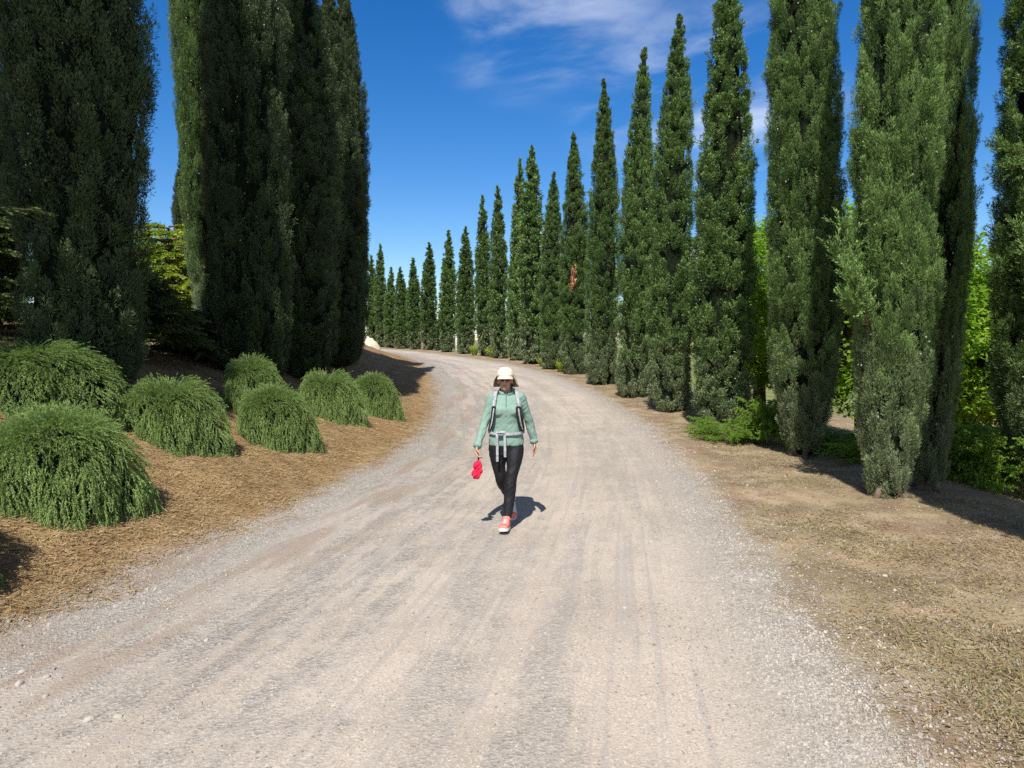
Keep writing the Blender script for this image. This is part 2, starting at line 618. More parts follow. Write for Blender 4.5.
# ------------------------------------------------------------------ cypress
def profile(u, foot=.5):
    pu = [0, .03, .07, .14, .24, .36, .50, .64, .77, .88, .95, .985, 1.0]
    pr = [foot * .7, foot, foot * .6 + .36, .86, .98, 1.0, .93, .78, .58, .35, .17, .07, .02]
    return np.interp(u, pu, pr)


def cypress_crown(seed, H, Rr, n_tuft, per, leafL, leafW, mat, foot=.55, lump=.13, tuftL=(.22, .42), amp=.10):
    g = np.random.default_rng(seed)
    ph = g.uniform(0, 6.28, 12)
    am = g.uniform(.4, 1.0, 12)

    def lumps(th, z):
        return (am[0] * np.sin(2 * th + ph[0] + .35 * z) + am[1] * np.sin(3 * th + ph[1] - .25 * z) + .7 * am[2] * np.sin(5 * th + ph[2] + .8 * z)
                + .8 * am[3] * np.sin(1.5 * z + ph[3] + th) + .7 * am[4] * np.sin(2.9 * z + ph[4] + 2 * th) + .5 * am[5] * np.sin(6.1 * z + ph[5] + 3 * th)) / 2.6

    # plumes: flame shaped bulges, wide low down and pointed above
    K = int(15 * H * Rr / .6)
    kz = H * (g.uniform(0, 1, K) ** 1.15) * .97
    kt = g.uniform(0, 2 * np.pi, K)
    kw = g.uniform(.13, .27, K) * (Rr / .65) ** .5
    kh = g.uniform(.34, .75, K)
    ka = g.uniform(.45, 1.0, K)

    def bulge(th, z):
        th, z = np.asarray(th), np.asarray(z)
        r0 = Rr * np.maximum(profile(z / H, foot), .12)
        out = np.zeros(th.shape)
        for k in range(K):
            dz = (z - kz[k]) / kh[k]
            wid = kw[k] * np.clip(np.where(dz > 0, 1 - dz * .85, 1.0), .1, 1)
            dt = (np.mod(th - kt[k] + np.pi, 2 * np.pi) - np.pi) * r0 / wid
            out = np.maximum(out, ka[k] * np.sqrt(np.clip(1 - dt * dt - dz * dz, 0, 1)))
        return out

    def rad(th, z, bl=None):
        bl = bulge(th, z) if bl is None else bl
        pr = profile(z / H, foot)
        return Rr * pr * (1.0 - amp * .7 + lump * lumps(th, z)) + amp * (Rr / .65) ** .5 * bl * np.minimum(1, pr ** 1.25 * 1.25)
    lean = g.normal(0, .012, 2)

    def spine(z):
        return np.stack([lean[0] * z + .03 * np.sin(z * .6 + ph[6]), lean[1] * z + .03 * np.sin(z * .5 + ph[7]), z], -1)
    mb = MB()
    # dark solid heart of the crown
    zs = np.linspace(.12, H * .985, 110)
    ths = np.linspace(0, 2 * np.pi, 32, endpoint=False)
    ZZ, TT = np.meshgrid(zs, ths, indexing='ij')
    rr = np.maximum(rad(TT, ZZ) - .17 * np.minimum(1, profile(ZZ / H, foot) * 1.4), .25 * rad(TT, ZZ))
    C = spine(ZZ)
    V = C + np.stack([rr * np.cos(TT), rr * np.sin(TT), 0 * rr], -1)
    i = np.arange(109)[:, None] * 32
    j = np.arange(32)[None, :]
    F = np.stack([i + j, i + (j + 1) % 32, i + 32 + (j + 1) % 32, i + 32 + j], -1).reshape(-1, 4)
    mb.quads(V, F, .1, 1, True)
    # tufts
    cand = g.uniform(0.004, 1, n_tuft * 8)
    keep = g.uniform(0, 1, n_tuft * 8) < (profile(cand, foot) * .93 + .10)
    u = cand[keep][:int(n_tuft * 1.5)]
    z = .06 + u * (H * .975)
    th = g.uniform(0, 2 * np.pi, len(u))
    # few sprays in the clefts between plumes, so that dark depth shows there
    kp = g.uniform(size=len(u)) < np.clip(.38 + 1.5 * bulge(th, z), 0, 1)
    u, z, th = u[kp][:n_tuft], z[kp][:n_tuft], th[kp][:n_tuft]
    n = len(u)
    out = np.stack([np.cos(th), np.sin(th), np.zeros(n)], -1)
    bl = bulge(th, z)
    base = spine(z) + out * (np.maximum(rad(th, z, bl) - .13 * g.uniform(0, 1, n) ** 1.6, .02))[:, None]
    ax = unit(np.stack([np.zeros(n), np.zeros(n), np.ones(n)], -1) + out * g.uniform(.06, .42, n)[:, None] + g.normal(0, .17, (n, 3)))
    tl = g.uniform(*tuftL, n) * np.clip(.28 + .72 * profile(u, .9), .28, 1)
    # a few stick out
    so = g.uniform(size=n) < .025
    ax[so] = unit(ax[so] + out[so] * .55)
    tl[so] *= 1.25
    tr = tl * g.uniform(.17, .28, n)
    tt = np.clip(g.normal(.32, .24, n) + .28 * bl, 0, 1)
    b0 = base - ax * tl[:, None] * .35
    N = n * per
    q = np.repeat(np.arange(n), per)
    s = g.uniform(0.02, 1, N) ** .85
    a1 = unit(np.cross(ax, rand_unit(n, g)))
    a2 = np.cross(ax, a1)
    ang = g.uniform(0, 2 * np.pi, N)
    rd = np.cos(ang)[:, None] * a1[q] + np.sin(ang)[:, None] * a2[q]
    fl = np.sin(np.pi * np.clip(s * .86 + .12, 0, 1)) ** .8
    rloc = (tr[q] * fl * g.uniform(.30, 1.0, N))[:, None]
    P = b0[q] + ax[q] * (tl[q] * s)[:, None] + rd * rloc
    D = unit(ax[q] * .8 + rd * .65 + g.normal(0, .27, (N, 3)))
    nrm = unit(rd + out[q] * .6 + np.array((0, 0, .35)) + g.normal(0, .35, (N, 3)))
    S = unit(np.cross(D, nrm))
    L = leafL * g.uniform(.6, 1.3, N)
    W = leafW * g.uniform(.7, 1.3, N)
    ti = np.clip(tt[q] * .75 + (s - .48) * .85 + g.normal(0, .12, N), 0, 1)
    mb.kites(P, D, S, L, W, ti, 0)
    # pale woody cones sitting on the foliage
    nc = int(16 * H)
    zc = H * g.uniform(.08, .85, nc)
    tc_ = g.uniform(0, 6.28, nc)
    cc = spine(zc) + np.stack([np.cos(tc_), np.sin(tc_), 0 * tc_], -1) * (rad(tc_, zc) + .015)[:, None]
    ico = np.array([(-1, -1, -1), (1, -1, -1), (1, 1, -1), (-1, 1, -1), (-1, -1, 1), (1, -1, 1), (1, 1, 1), (-1, 1, 1)], float) * .6
    Vc = cc[:, None, :] + ico[None] * g.uniform(.012, .020, (nc, 1, 1)) * g.uniform(.8, 1.2, (nc, 8, 1))
    BF = np.array([(0, 3, 2, 1), (4, 5, 6, 7), (0, 1, 5, 4), (1, 2, 6, 5), (2, 3, 7, 6), (3, 0, 4, 7)])
    mb.quads(Vc.reshape(-1, 3), (np.arange(nc)[:, None, None] * 8 + BF[None]).reshape(-1, 4), .5, 2, True)
    return mb.mesh('crown', [mat, M['core'], M['cone']]), spine


def trunk_mesh(H, r0, seed=0):
    g = np.random.default_rng(seed + 99)
    mb = MB()
    zs = np.array([-.35, -.05, .05, .18, .45, 1.0, 2.2, H * .55, H * .85])
    rs = r0 * np.array([1.7, 1.5, 1.25, 1.05, .95, .85, .72, .4, .12])
    mb.tube(np.stack([g.normal(0, .008, len(zs)), g.normal(0, .008, len(zs)), zs], -1), rs, 10, .5, 0)
    for k in range(4):
        a = k * 1.57 + g.uniform(-.4, .4)
        d = np.array((math.cos(a), math.sin(a), 0))
        mb.tube([d * r0 * .3 + (0, 0, .22), d * r0 * 1.3 + (0, 0, .04), d * r0 * 2.6 + (0, 0, -.10)], [r0 * .55, r0 * .45, r0 * .2], 6)
    return mb.mesh('trunk', M['bark'])


CY = {}
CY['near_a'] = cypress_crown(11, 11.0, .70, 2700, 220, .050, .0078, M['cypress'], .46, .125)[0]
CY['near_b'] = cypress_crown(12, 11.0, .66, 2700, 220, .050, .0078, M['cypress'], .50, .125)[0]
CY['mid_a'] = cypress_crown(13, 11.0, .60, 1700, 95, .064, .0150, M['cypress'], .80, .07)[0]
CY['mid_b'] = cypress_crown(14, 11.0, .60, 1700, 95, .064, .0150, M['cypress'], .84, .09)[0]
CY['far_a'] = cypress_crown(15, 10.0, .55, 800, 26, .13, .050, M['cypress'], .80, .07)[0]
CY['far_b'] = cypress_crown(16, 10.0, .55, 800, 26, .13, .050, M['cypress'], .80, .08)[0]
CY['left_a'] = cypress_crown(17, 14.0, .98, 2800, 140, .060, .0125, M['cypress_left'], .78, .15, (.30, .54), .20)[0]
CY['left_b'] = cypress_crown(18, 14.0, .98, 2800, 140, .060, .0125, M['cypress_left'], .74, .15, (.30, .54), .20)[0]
CYH = {'near_a': (11, .70), 'near_b': (11, .66), 'mid_a': (11, .6), 'mid_b': (11, .6), 'far_a': (10, .55), 'far_b': (10, .55), 'left_a': (14, .98), 'left_b': (14, .98)}
TRUNK = trunk_mesh(10, .115, 1)
TRUNK_L = trunk_mesh(12, .16, 2)


def cypress(x, y, H, r, kind, rot, label, group, dz=0.0):
    t = empty('cypress_tree', (x, y, gz(x, y) + dz), rot, label, 'tree', group)
    t.rotation_euler = (.012 * math.sin(rot * 7.3), .012 * math.sin(rot * 4.1 + 1), rot)
    h0, r0 = CYH[kind]
    c = child('crown', CY[kind], t, (0, 0, -.10))
    c.scale = (r / r0, r / r0, H / h0)
    tk = child('trunk', TRUNK_L if kind.startswith('left') else TRUNK, t)
    tk.scale = (1, 1, H / h0)
    return t


GR = 'cypresses standing in a row along the outer side of the bend'
ROW = [
    (5.22, 6.0, 11.4, .74, 'near_a', 0.4, 'cypress just outside the picture, shading the dark half of the pair'),
    (4.60, 9.0, 11.6, .46, 'near_b', 2.1, 'sunlit cypress of the close pair, dusty grey below, feathery bough towards the road'),
    (4.82, 12.2, 11.2, .57, 'near_a', 4.4, 'broad cypress with a dark shaded strip, next beyond the half black cypress'),
    (4.54, 15.8, 9.9, .60, 'mid_a', 1.0, 'cypress with a flared grey foot beside the yellow green juniper'),
    (4.10, 19.3, 10.4, .55, 'mid_b', 2.7, 'fifth cypress up the verge, tall and straight with rounded grey base'),
    (3.68, 22.8, 10.9, .53, 'mid_a', 3.9, 'sixth cypress up the verge, with a shorter spire at its shoulder'),
    (3.22, 26.3, 10.9, .55, 'mid_b', 5.1, 'seventh cypress up the verge, narrow with a bent tip'),
    (2.58, 29.8, 9.8, .56, 'mid_a', 0.2, 'eighth cypress up the verge, with an orange dead patch in its foliage'),
    (1.80, 33.0, 8.9, .55, 'mid_b', 1.7, 'ninth cypress up the verge, shorter than both trees beside it'),
    (1.03, 36.4, 10.9, .62, 'far_a', 2.9, 'tenth cypress up the verge, wide, above the walker and a little beyond her cap'),
    (0.27, 39.8, 11.0, .49, 'far_b', 4.2, 'eleventh cypress up the verge, slim and as tall as the one beside it'),
    (-0.70, 43.0, 10.2, .50, 'far_a', 5.5, 'twelfth cypress up the verge, the first beyond the walker, straight sided'),
    (-1.70, 46.0, 10.1, .50, 'far_b', 0.9, 'thirteenth cypress up the verge, with small lime shrubs at both sides'),
    (-3.05, 49.0, 8.6, .55, 'far_a', 2.2, 'cypress beside the white post, with a low second spire'),
    (-4.50, 52.0, 8.7, .57, 'far_b', 3.6, 'cypress on the far bend, on the other side of the white post'),
    (-6.10, 54.5, 8.1, .56, 'far_a', 4.9, 'sixteenth cypress up the verge, standing free with sky on both sides'),
    (-7.50, 57.0, 7.2, .55, 'far_b', 0.1, 'seventeenth cypress up the verge, low and stubby on the far bend'),
    (-8.85, 59.0, 6.7, .50, 'far_a', 1.4, 'small cypress on the far bend with a twin beside its tip'),
    (-10.0, 61.0, 6.8, .47, 'far_b', 2.5, 'third last cypress of the far bend, short and slim'),
    (-11.1, 63.0, 9.0, .50, 'far_a', 3.8, 'second last cypress of the far bend, taller than its neighbours'),
    (-12.3, 65.0, 8.2, .50, 'far_b', 5.0, 'last cypress of the far bend, half hidden by the dark bank trees'),
]
row_trees = []
for a in ROW:
    row_trees.append(cypress(*a[:6], a[6], GR))
cypress(5.40, 9.5, 11.9, .37, 'near_a', 3.3, 'cypress in black shade pressed against the sunlit one of the pair', GR)
edge_tree = cypress(7.62, 10.4, 11.4, .74, 'near_a', 5.2, 'cypress cut off by the right picture edge, with pale drooping sprays', GR)
GB = 'smaller cypresses showing behind the row'
for a in [
    (4.75, 25.6, 8.7, .42, 'mid_b', 0.7, 'slim spire pressed behind the sixth cypress of the verge'),
    (0.15, 42.5, 6.9, .40, 'far_b', 1.1, 'low spire showing between the tenth and eleventh cypresses'),
    (-3.45, 50.6, 6.6, .42, 'far_b', 4.0, 'low spire joined to the cypress beside the white post'),
    (-5.75, 59.5, 3.4, .42, 'far_a', 2.0, 'little dark cypress far behind, seen in a gap of the bend'),
    (-8.75, 60.7, 5.9, .42, 'far_b', 5.7, 'twin spire behind the small cypress of the far bend'),
]:
    cypress(*a[:6], a[6], GB)

GL = 'massive dark cypresses on the bank'
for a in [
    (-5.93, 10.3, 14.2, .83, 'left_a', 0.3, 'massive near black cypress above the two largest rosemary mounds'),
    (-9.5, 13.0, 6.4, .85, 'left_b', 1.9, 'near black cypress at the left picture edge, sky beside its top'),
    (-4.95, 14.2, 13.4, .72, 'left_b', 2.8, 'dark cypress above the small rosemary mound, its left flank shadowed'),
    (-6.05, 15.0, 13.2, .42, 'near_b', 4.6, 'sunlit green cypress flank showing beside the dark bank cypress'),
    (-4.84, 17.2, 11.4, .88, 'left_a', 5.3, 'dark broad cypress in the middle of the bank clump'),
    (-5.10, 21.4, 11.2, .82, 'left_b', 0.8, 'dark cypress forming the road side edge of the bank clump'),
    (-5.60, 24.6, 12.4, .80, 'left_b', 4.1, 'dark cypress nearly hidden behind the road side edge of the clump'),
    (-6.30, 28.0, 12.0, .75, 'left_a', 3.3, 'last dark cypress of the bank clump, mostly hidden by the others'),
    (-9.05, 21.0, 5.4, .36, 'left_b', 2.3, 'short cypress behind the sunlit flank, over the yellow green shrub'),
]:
    cypress(*a[:6], a[6], GL)


# ------------------------------------------------------------------ other plants
def spray(mb, g, p0, d0, length, n, leafL, leafW, spread=.6, droop=.25, tint=.5, plane=None, mat=0, mid=.45, wid=.0):
    """needles or scale leaves along one twig"""
    s = g.uniform(0.05, 1, n)
    d0 = np.asarray(d0, float)
    p0 = np.asarray(p0, float)
    c = p0 + d0 * (s * length)[:, None] + np.array((0, 0, -1.0)) * (droop * length * s ** 2)[:, None]
    if plane is None:
        r = rand_unit(n, g)
    else:
        r = unit(np.cross(plane, d0))[None, :] * g.choice([-1, 1], n)[:, None] + g.normal(0, .25, (n, 3))
    r = unit(r - d0 * (r @ d0)[:, None])
    if wid:
        c = c + r * (wid * (1.05 - s) * g.uniform(0, 1, n))[:, None]
    D = unit(d0 + r * spread + np.array((0, 0, -droop)) * s[:, None])
    S = unit(np.cross(D, r + g.normal(0, .5, (n, 3))))
    mb.kites(c, D, S, leafL * g.uniform(.6, 1.2, n), leafW * g.uniform(.7, 1.3, n), np.clip(tint + (s - .5) * .3 + g.normal(0, .08, n), 0, 1), mat, mid)


def rosemary_mesh(seed, n_sprig=4200, per=46, slope=-.42):
    g = np.random.default_rng(seed)
    mb = MB()
    ph = g.uniform(0, 6.28, 8)

    def surf(th, el, k=1.0):
        lump = 1 + .07 * np.sin(3 * th + ph[0] + 2 * el) + .07 * np.sin(5 * th + ph[1] - 3 * el) + .055 * np.sin(9 * th + ph[2] + 5 * el) + .04 * np.sin(15 * th + ph[4] - 9 * el)
        ce = np.cos(el) ** .62
        r = .79 * lump * k
        x, y = r * ce * np.cos(th), r * ce * np.sin(th)
        z = np.sin(el) * (1 + .05 * np.sin(2 * th + ph[3])) * k
        z = z + slope * x * (1 - np.clip(np.sin(el), 0, 1) ** 1.5) - .04
        x = x - .11 * np.clip(np.sin(el), 0, 1)
        return np.stack([x, y, z], -1)
    # heart
    TT, EE = np.meshgrid(np.linspace(0, 2 * np.pi, 28, endpoint=False), np.linspace(-.25, np.pi / 2, 14), indexing='ij')
    V = surf(TT, EE, .80)
    i = np.arange(28)[:, None]
    j = np.arange(13)[None, :]
    F = np.stack([i * 14 + j, ((i + 1) % 28) * 14 + j, ((i + 1) % 28) * 14 + j + 1, i * 14 + j + 1], -1).reshape(-1, 4)
    mb.quads(V, F, .1, 1, True)
    n = n_sprig
    th = g.uniform(0, 2 * np.pi, n)
    el = np.arcsin(g.uniform(-.12, 1, n) ** 1.0)
    p = surf(th, el, 1.0)
    e = 1e-3
    td = unit(surf(th, el - e) - surf(th, el))
    tl = unit(surf(th + e, el) - surf(th, el))
    nr = unit(np.cross(tl, -td))
    nr *= np.sign((nr * p).sum(1))[:, None]
    top = np.clip(np.sin(el), 0, 1)
    d = td * (.95 - .45 * top ** 3)[:, None] + nr * (.20 + .62 * top ** 2)[:, None] + tl * g.normal(0, .30, n)[:, None] + g.normal(0, .16, (n, 3))
    # long shoots all combed the same way with the wind and the slope
    d = unit(d + np.array((.22, -.10, .10)) * top[:, None])
    L = g.uniform(.11, .25, n) * (1 + .3 * top ** 2) * (1 + .55 * (g.uniform(0, 1, n) < .08) * (.35 + .65 * top))
    p = p - nr * g.uniform(.0, .09, n)[:, None] - d * (L * .45)[:, None]
    st = np.clip(g.normal(.45, .2, n), 0, 1)
    N = n * per
    q = np.repeat(np.arange(n), per)
    s = g.uniform(0, 1, N)
    drp = (.30 * (1.1 - top))[q]
    c = p[q] + d[q] * (s * L[q])[:, None] + np.array((0, 0, -1.0)) * (drp * L[q] * s ** 2)[:, None] + nr[q] * (.035 * np.sin(s * 3.1))[:, None]
    r = rand_unit(N, g)
    r = unit(r - d[q] * (r * d[q]).sum(1)[:, None])
    D = unit(d[q] * 1.0 + r * .52 + np.array((0, 0, -1.0)) * (drp * s)[:, None])
    nn = unit(r + nr[q] * .7 + g.normal(0, .3, (N, 3)))
    S = unit(np.cross(D, nn))
    mb.kites(c, D, S,   .036 * g.uniform(.6, 1.2, N), .0058 * g.uniform(.7, 1.3, N), np.clip(st[q] * .8 + (s - .38) * .42 + g.normal(0, .08, N), 0, 1), 0)
    return mb.mesh('foliage', [M['rosemary'], M['core']])


def stem_mesh(seed, r=.02):
    g = np.random.default_rng(seed)
    mb = MB()
    for k in range(9):
        a = g.uniform(0, 6.28)
        d = np.array((math.cos(a), math.sin(a), 0))
        mb.tube([(0, 0, -.12), d * .16 + (0, 0, .22), d * .42 + (0, 0, .42)], [r, r * .7, r * .3], 6)
    return mb.mesh('stem', M['bark'])


ROS = [rosemary_mesh(31), rosemary_mesh(32, 4000)]
STEM = stem_mesh(3)
GM = 'clipped rosemary mounds on the straw covered bank'
for k, (x, y, r, h, rot, label) in enumerate([
    (-4.25, 7.05, .68, .88, 0.0, 'largest rosemary mound, draping down to the straw above its own shadow'),
    (-4.34, 9.65, .62, .82, 0.25, 'rosemary mound second along the road edge, beside the largest one'),
    (-3.54, 11.2, .58, .84, -.2, 'rosemary mound third along the road edge, below the small upper mound'),
    (-3.47, 14.3, .60, .86, 0.35, 'rosemary mound fourth along the road edge, between two mounds of its size'),
    (-3.0, 16.4, .54, .88, -.35, 'last rosemary mound along the road edge, next to the tree shadows'),
    (-5.75, 9.15, .88, .68, .15, 'rosemary mound directly behind the largest one, under the black cypress'),
    (-4.22, 12.2, .50, .90, -.1, 'small upper rosemary mound standing highest on the bank'),
    (-4.55, 5.0, .80, 1.05, .4, 'rosemary mound just outside the picture, throwing a shadow on the straw'),
]):
    t = empty('rosemary_bush', (x, y, gz(x, y) - .02), rot, label, 'bush', GM)
    f = child('foliage', ROS[k % 2], t)
    f.scale = (r / .80, r / .80, h)
    child('stem', STEM, t)


def juniper_mesh(seed, rx=1.3, hh=.55, nb=62):
    """low spreading juniper: arching boughs with flat feathered sprays"""
    g = np.random.default_rng(seed)
    mb = MB()
    wood = MB()
    for k in range(nb):
        a = g.uniform(0, 6.28)
        lift = g.uniform(.12, 1.0)
        L = rx * g.uniform(.55, 1.0)
        d = np.array((math.cos(a), math.sin(a), 0))
        pts = []
        for s in np.linspace(0, 1, 7):
            pts.append(d * L * s + np.array((0, 0, .05 + hh * lift * (1.5 * s - .75 * s * s))))
        wood.tube(pts, np.linspace(.008, .003, 7), 5)
        for q in range(34):
            s = g.uniform(.2, 1)
            i = min(5, int(s * 6))
            p = pts[i] * (1 - (s * 6 - i)) + pts[i + 1] * (s * 6 - i)
            sd = np.cross(d, (0, 0, 1)) * g.choice([-1, 1])
            dd = unit(d * g.uniform(.5, 1.0) + sd * g.uniform(.2, .8) + np.array((0, 0, g.uniform(-.05, .30))))
            spray(mb, g, p, dd, g.uniform(.16, .30), 34, .036, .010, .8, .18, g.uniform(.25, .75), plane=np.array((0, 0, 1.0)), wid=.05)
    return mb.mesh('foliage', M['juniper']), wood.mesh('branches', M['bark'])


JUN = [juniper_mesh(51), juniper_mesh(52, 1.25, .6, 40)]
GJ = 'low spreading junipers behind the verge'
for k, (x, y, sc, sz, rot, label, dz) in enumerate([
    (4.15, 14.0, .62, 1.0, 0.3, 'yellow green juniper reaching over the verge beside the flared cypress', .0),
    (4.85, 13.7, .62, 1.7, 1.3, 'upright juniper boughs behind the low yellow green juniper', .05),
    (7.15, 11.7, 1.0, 1.7, 1.9, 'large bright green juniper between the half black cypress and the picture edge', .1),
    (7.6, 11.0, 1.1, 2.0, 0.5, 'tall bright juniper boughs at the picture edge under the leafy tree', .1),
    (5.95, 11.6, .75, .8, 3.0, 'juniper lying in shade between the two broad verge cypresses', .0),
    (8.3, 12.3, 1.1, 1.5, 4.0, 'juniper deeper in the gap, under the bright leafy tree', .2),
    (5.45, 12.9, .60, .7, 5.2, 'shaded juniper at the foot of the broad striped cypress', .0),
]):
    t = empty('juniper_shrub', (x, y, gz(x, y) + dz), rot, label, 'shrub', GJ)
    f = child('foliage', JUN[k % 2][0], t)
    b = child('branches', JUN[k % 2][1], t)
    f.scale = b.scale = (sc, sc, sz)


def broadleaf(seed, H, rx, rz, nclump, per, lf, mat, clear=.25):
    g = np.random.default_rng(seed)
    mb = MB()
    wood = MB()
    top = np.array((0, 0, H * .55))
    wood.tube([(0, 0, -.3), (.03, .02, H * .2), (-.02, .03, H * .45), (0, 0, H * .8)], [.10, .08, .06, .02], 8)
    cz = H - rz
    for k in range(nclump):
        v = rand_unit(1, g)[0] * g.uniform(.35, 1.0) ** .45
        c = np.array((v[0] * rx, v[1] * rx, cz + v[2] * rz)) * np.array((1, 1, 1)) + g.normal(0, .08, 3)
        if k % 3 == 0:
            st = np.array((0, 0, H * g.uniform(.2, .6)))
            wood.tube([st, st * .5 + c * .5 + (0, 0, .08), c], [.028, .016, .005], 5)
        n = per
        rr = rand_unit(n, g) * g.uniform(.2, 1, n)[:, None] ** .5 * np.array((.30, .30, .20)) * g.uniform(.7, 1.2)
        P = c + rr
        nn = unit(np.array((0, 0, .8)) + unit(rr) * .6 + g.normal(0, .45, (n, 3)))
        D = unit(np.cross(nn, rand_unit(n, g)) + np.array((0, 0, -.25)))
        S = unit(np.cross(D, nn))
        ti = np.clip(g.normal(.45, .2) + g.normal(0, .12, n), 0, 1)
        mb.kites(P, D, S, lf * g.uniform(.7, 1.3, n), lf * .62 * g.uniform(.7, 1.2, n), ti, 0, .42)
    return mb.mesh('crown', mat), wood.mesh('trunk', M['bark'])


BR = [broadleaf(61, 5.2, 1.8, 2.2, 520, 60, .085, M['broad']), broadleaf(62, 4.0, 1.6, 1.7, 420, 60, .085, M['broad'])]
GD = 'bright green leafy trees below the verge'
for k, (x, y, s, rot, label) in enumerate([
    (10.4, 16.6, .95, .2, 'bright green leafy tree filling the gap at the right picture edge'),
    (7.9, 16.6, 1.35, 1.2, 'bright leafy tree glimpsed between the two broad verge cypresses'),
    (7.3, 21.5, 1.1, 2.6, 'leafy tree beside the low cloud, behind the flared cypress'),
    (12.6, 17.5, 1.35, 3.8, 'leafy tree behind the other bright green trees, mostly hidden'),
    (8.9, 27.0, 1.0, 5.0, 'leafy tree farther down the slope behind the verge cypresses'),
    (10.8, 19.0, 1.25, 0.9, 'leafy tree on the slope behind the half black cypress'),
]):
    t = empty('leafy_tree', (x, y, gz(x, y)), rot, label, 'tree', GD)
    c = child('crown', BR[k % 2][0], t)
    d = child('trunk', BR[k % 2][1], t)
    c.scale = d.scale = (s * 1.25, s * 1.25, s)


def conifer(name, label, cat, loc, H, tiers, rmax, z0, seed, mat, leafL=.05, leafW=.012, per=30, sprays=18, group=None, top_r=.25, rot=0.0):
    g = np.random.default_rng(seed)
    mb, wood = MB(), MB()
    wood.tube([(0, 0, -.4), (0.03, 0, H * .3), (0, .02, H * .7), (0, 0, H)], [.02 * H ** .7 + .05, .016 * H ** .7 + .04, .05, .015], 10)
    for k in range(tiers):
        u = (k + g.uniform(0, .8)) / tiers
        z = z0 + (H - z0) * u
        rl = rmax * (1 - u * (1 - top_r)) * g.uniform(.75, 1.05)
        a = k * 2.4 + g.uniform(-.4, .4)
        d = np.array((math.cos(a), math.sin(a), 0))
        pts = [d * rl * s + np.array((0, 0, z + rl * (.22 * s - .30 * s * s + .10 * s ** 3))) for s in np.linspace(0, 1, 7)]
        wood.tube(pts, np.linspace(.03, .006, 7), 5)
        for q in range(sprays):
            s = g.uniform(.25, 1) ** .8
            i = min(5, int(s * 6))
            p = pts[i] * (1 - (s * 6 - i)) + pts[i + 1] * (s * 6 - i)
            sd = np.cross(d, (0, 0, 1)) * g.choice([-1, 1])
            dd = unit(d * g.uniform(.5, 1) + sd * g.uniform(.1, .9) + np.array((0, 0, g.uniform(-.15, .22))))
            spray(mb, g, p, dd, g.uniform(.22, .48), per, leafL, leafW, .75, .22, g.uniform(.2, .8), plane=np.array((0, 0, 1.0)), wid=.07)
    t = empty(name, loc, rot, label, cat, group)
    child('crown', mb.mesh('crown', mat), t)
    child('trunk', wood.mesh('trunk', M['bark']), t)
    return t


x, y = -7.5, 7.9
conifer('cedar_tree', 'dim green conifer whose layered boughs reach in at the left picture edge', 'tree', (x, y, gz(x, y)), 5.2, 17, 2.6, 1.5, 71, M['conifer'], .05, .013, 34, 22)
# unseen tall pine, added and shaped to keep the bank clump in shade
x, y = -6.9, 4.7
conifer('shade_pine', 'tall unseen pine added outside the picture to shade the bank cypresses', 'tree', (x, y, gz(x, y)), 17.0, 100, 1.05, 7.4, 72, M['conifer'], .16, .05, 30, 26, top_r=.55)
cypress(-10.7, 5.6, 13.5, 1.0, 'left_b', 1.0, 'dark bank cypress outside the picture beside the tall pine', GL)

# yellow-green shrub lit in the gap of the dark clump, and a dim one below
x, y = -8.35, 18.2
conifer('golden_shrub', 'sunlit yellow green shrub in the gap between the dark bank cypresses', 'shrub', (x, y, gz(x, y)), 2.6, 64, 1.7, .1, 73, M['lime'], .075, .028, 36, 30, top_r=.3)
x, y = -9.1, 20.2
t = empty('leafy_shrub', (x, y, gz(x, y)), .4, 'leafy green shrub just behind the sunlit yellow green one', 'shrub')
for nm, me in zip(('crown', 'trunk'), BR[1]):
    child(nm, me, t).scale = (.95, .95, .62)
GU = 'unlit shrubs under the bank cypresses'
for k, (x, y, h, r, label) in enumerate([
    (-6.75, 12.9, 1.25, 1.5, 'unlit shrub in deep shade under the gap between bank cypresses'),
    (-8.4, 11.2, 1.9, 1.6, 'unlit shrub in deep shade at the picture edge behind the conifer boughs'),
    (-6.0, 14.6, .9, 1.1, 'low unlit shrub at the foot of the sunlit cypress flank'),
]):
    conifer('dark_shrub', label, 'shrub', (x, y, gz(x, y)), h, 56, r, .05, 74 + k, M['conifer'], .07, .026, 32, 28, GU, .3)


def tuft_mesh(seed, n, h, spread, mat, lw=.012, curve=.3):
    g = np.random.default_rng(seed)
    mb = MB()
    for k in range(n):
        a = g.uniform(0, 6.28)
        d = unit(np.array((math.cos(a) * spread, math.sin(a) * spread, 1.0)) + g.normal(0, .1, 3))
        spray(mb, g, np.array((math.cos(a), math.sin(a), 0)) * g.uniform(0, .10), d, h * g.uniform(.6, 1.1), 30, .06, lw, .35, curve, g.uniform(.2, .9))
    return mb.mesh('foliage', mat)


x, y = -4.95, 9.9
t = empty('grey_plant', (x, y, gz(x, y)), 0, 'wispy grey leaved plant in shade behind the rosemary mounds', 'plant')
child('foliage', tuft_mesh(75, 46, .42, .7, M['grey_plant']), t)

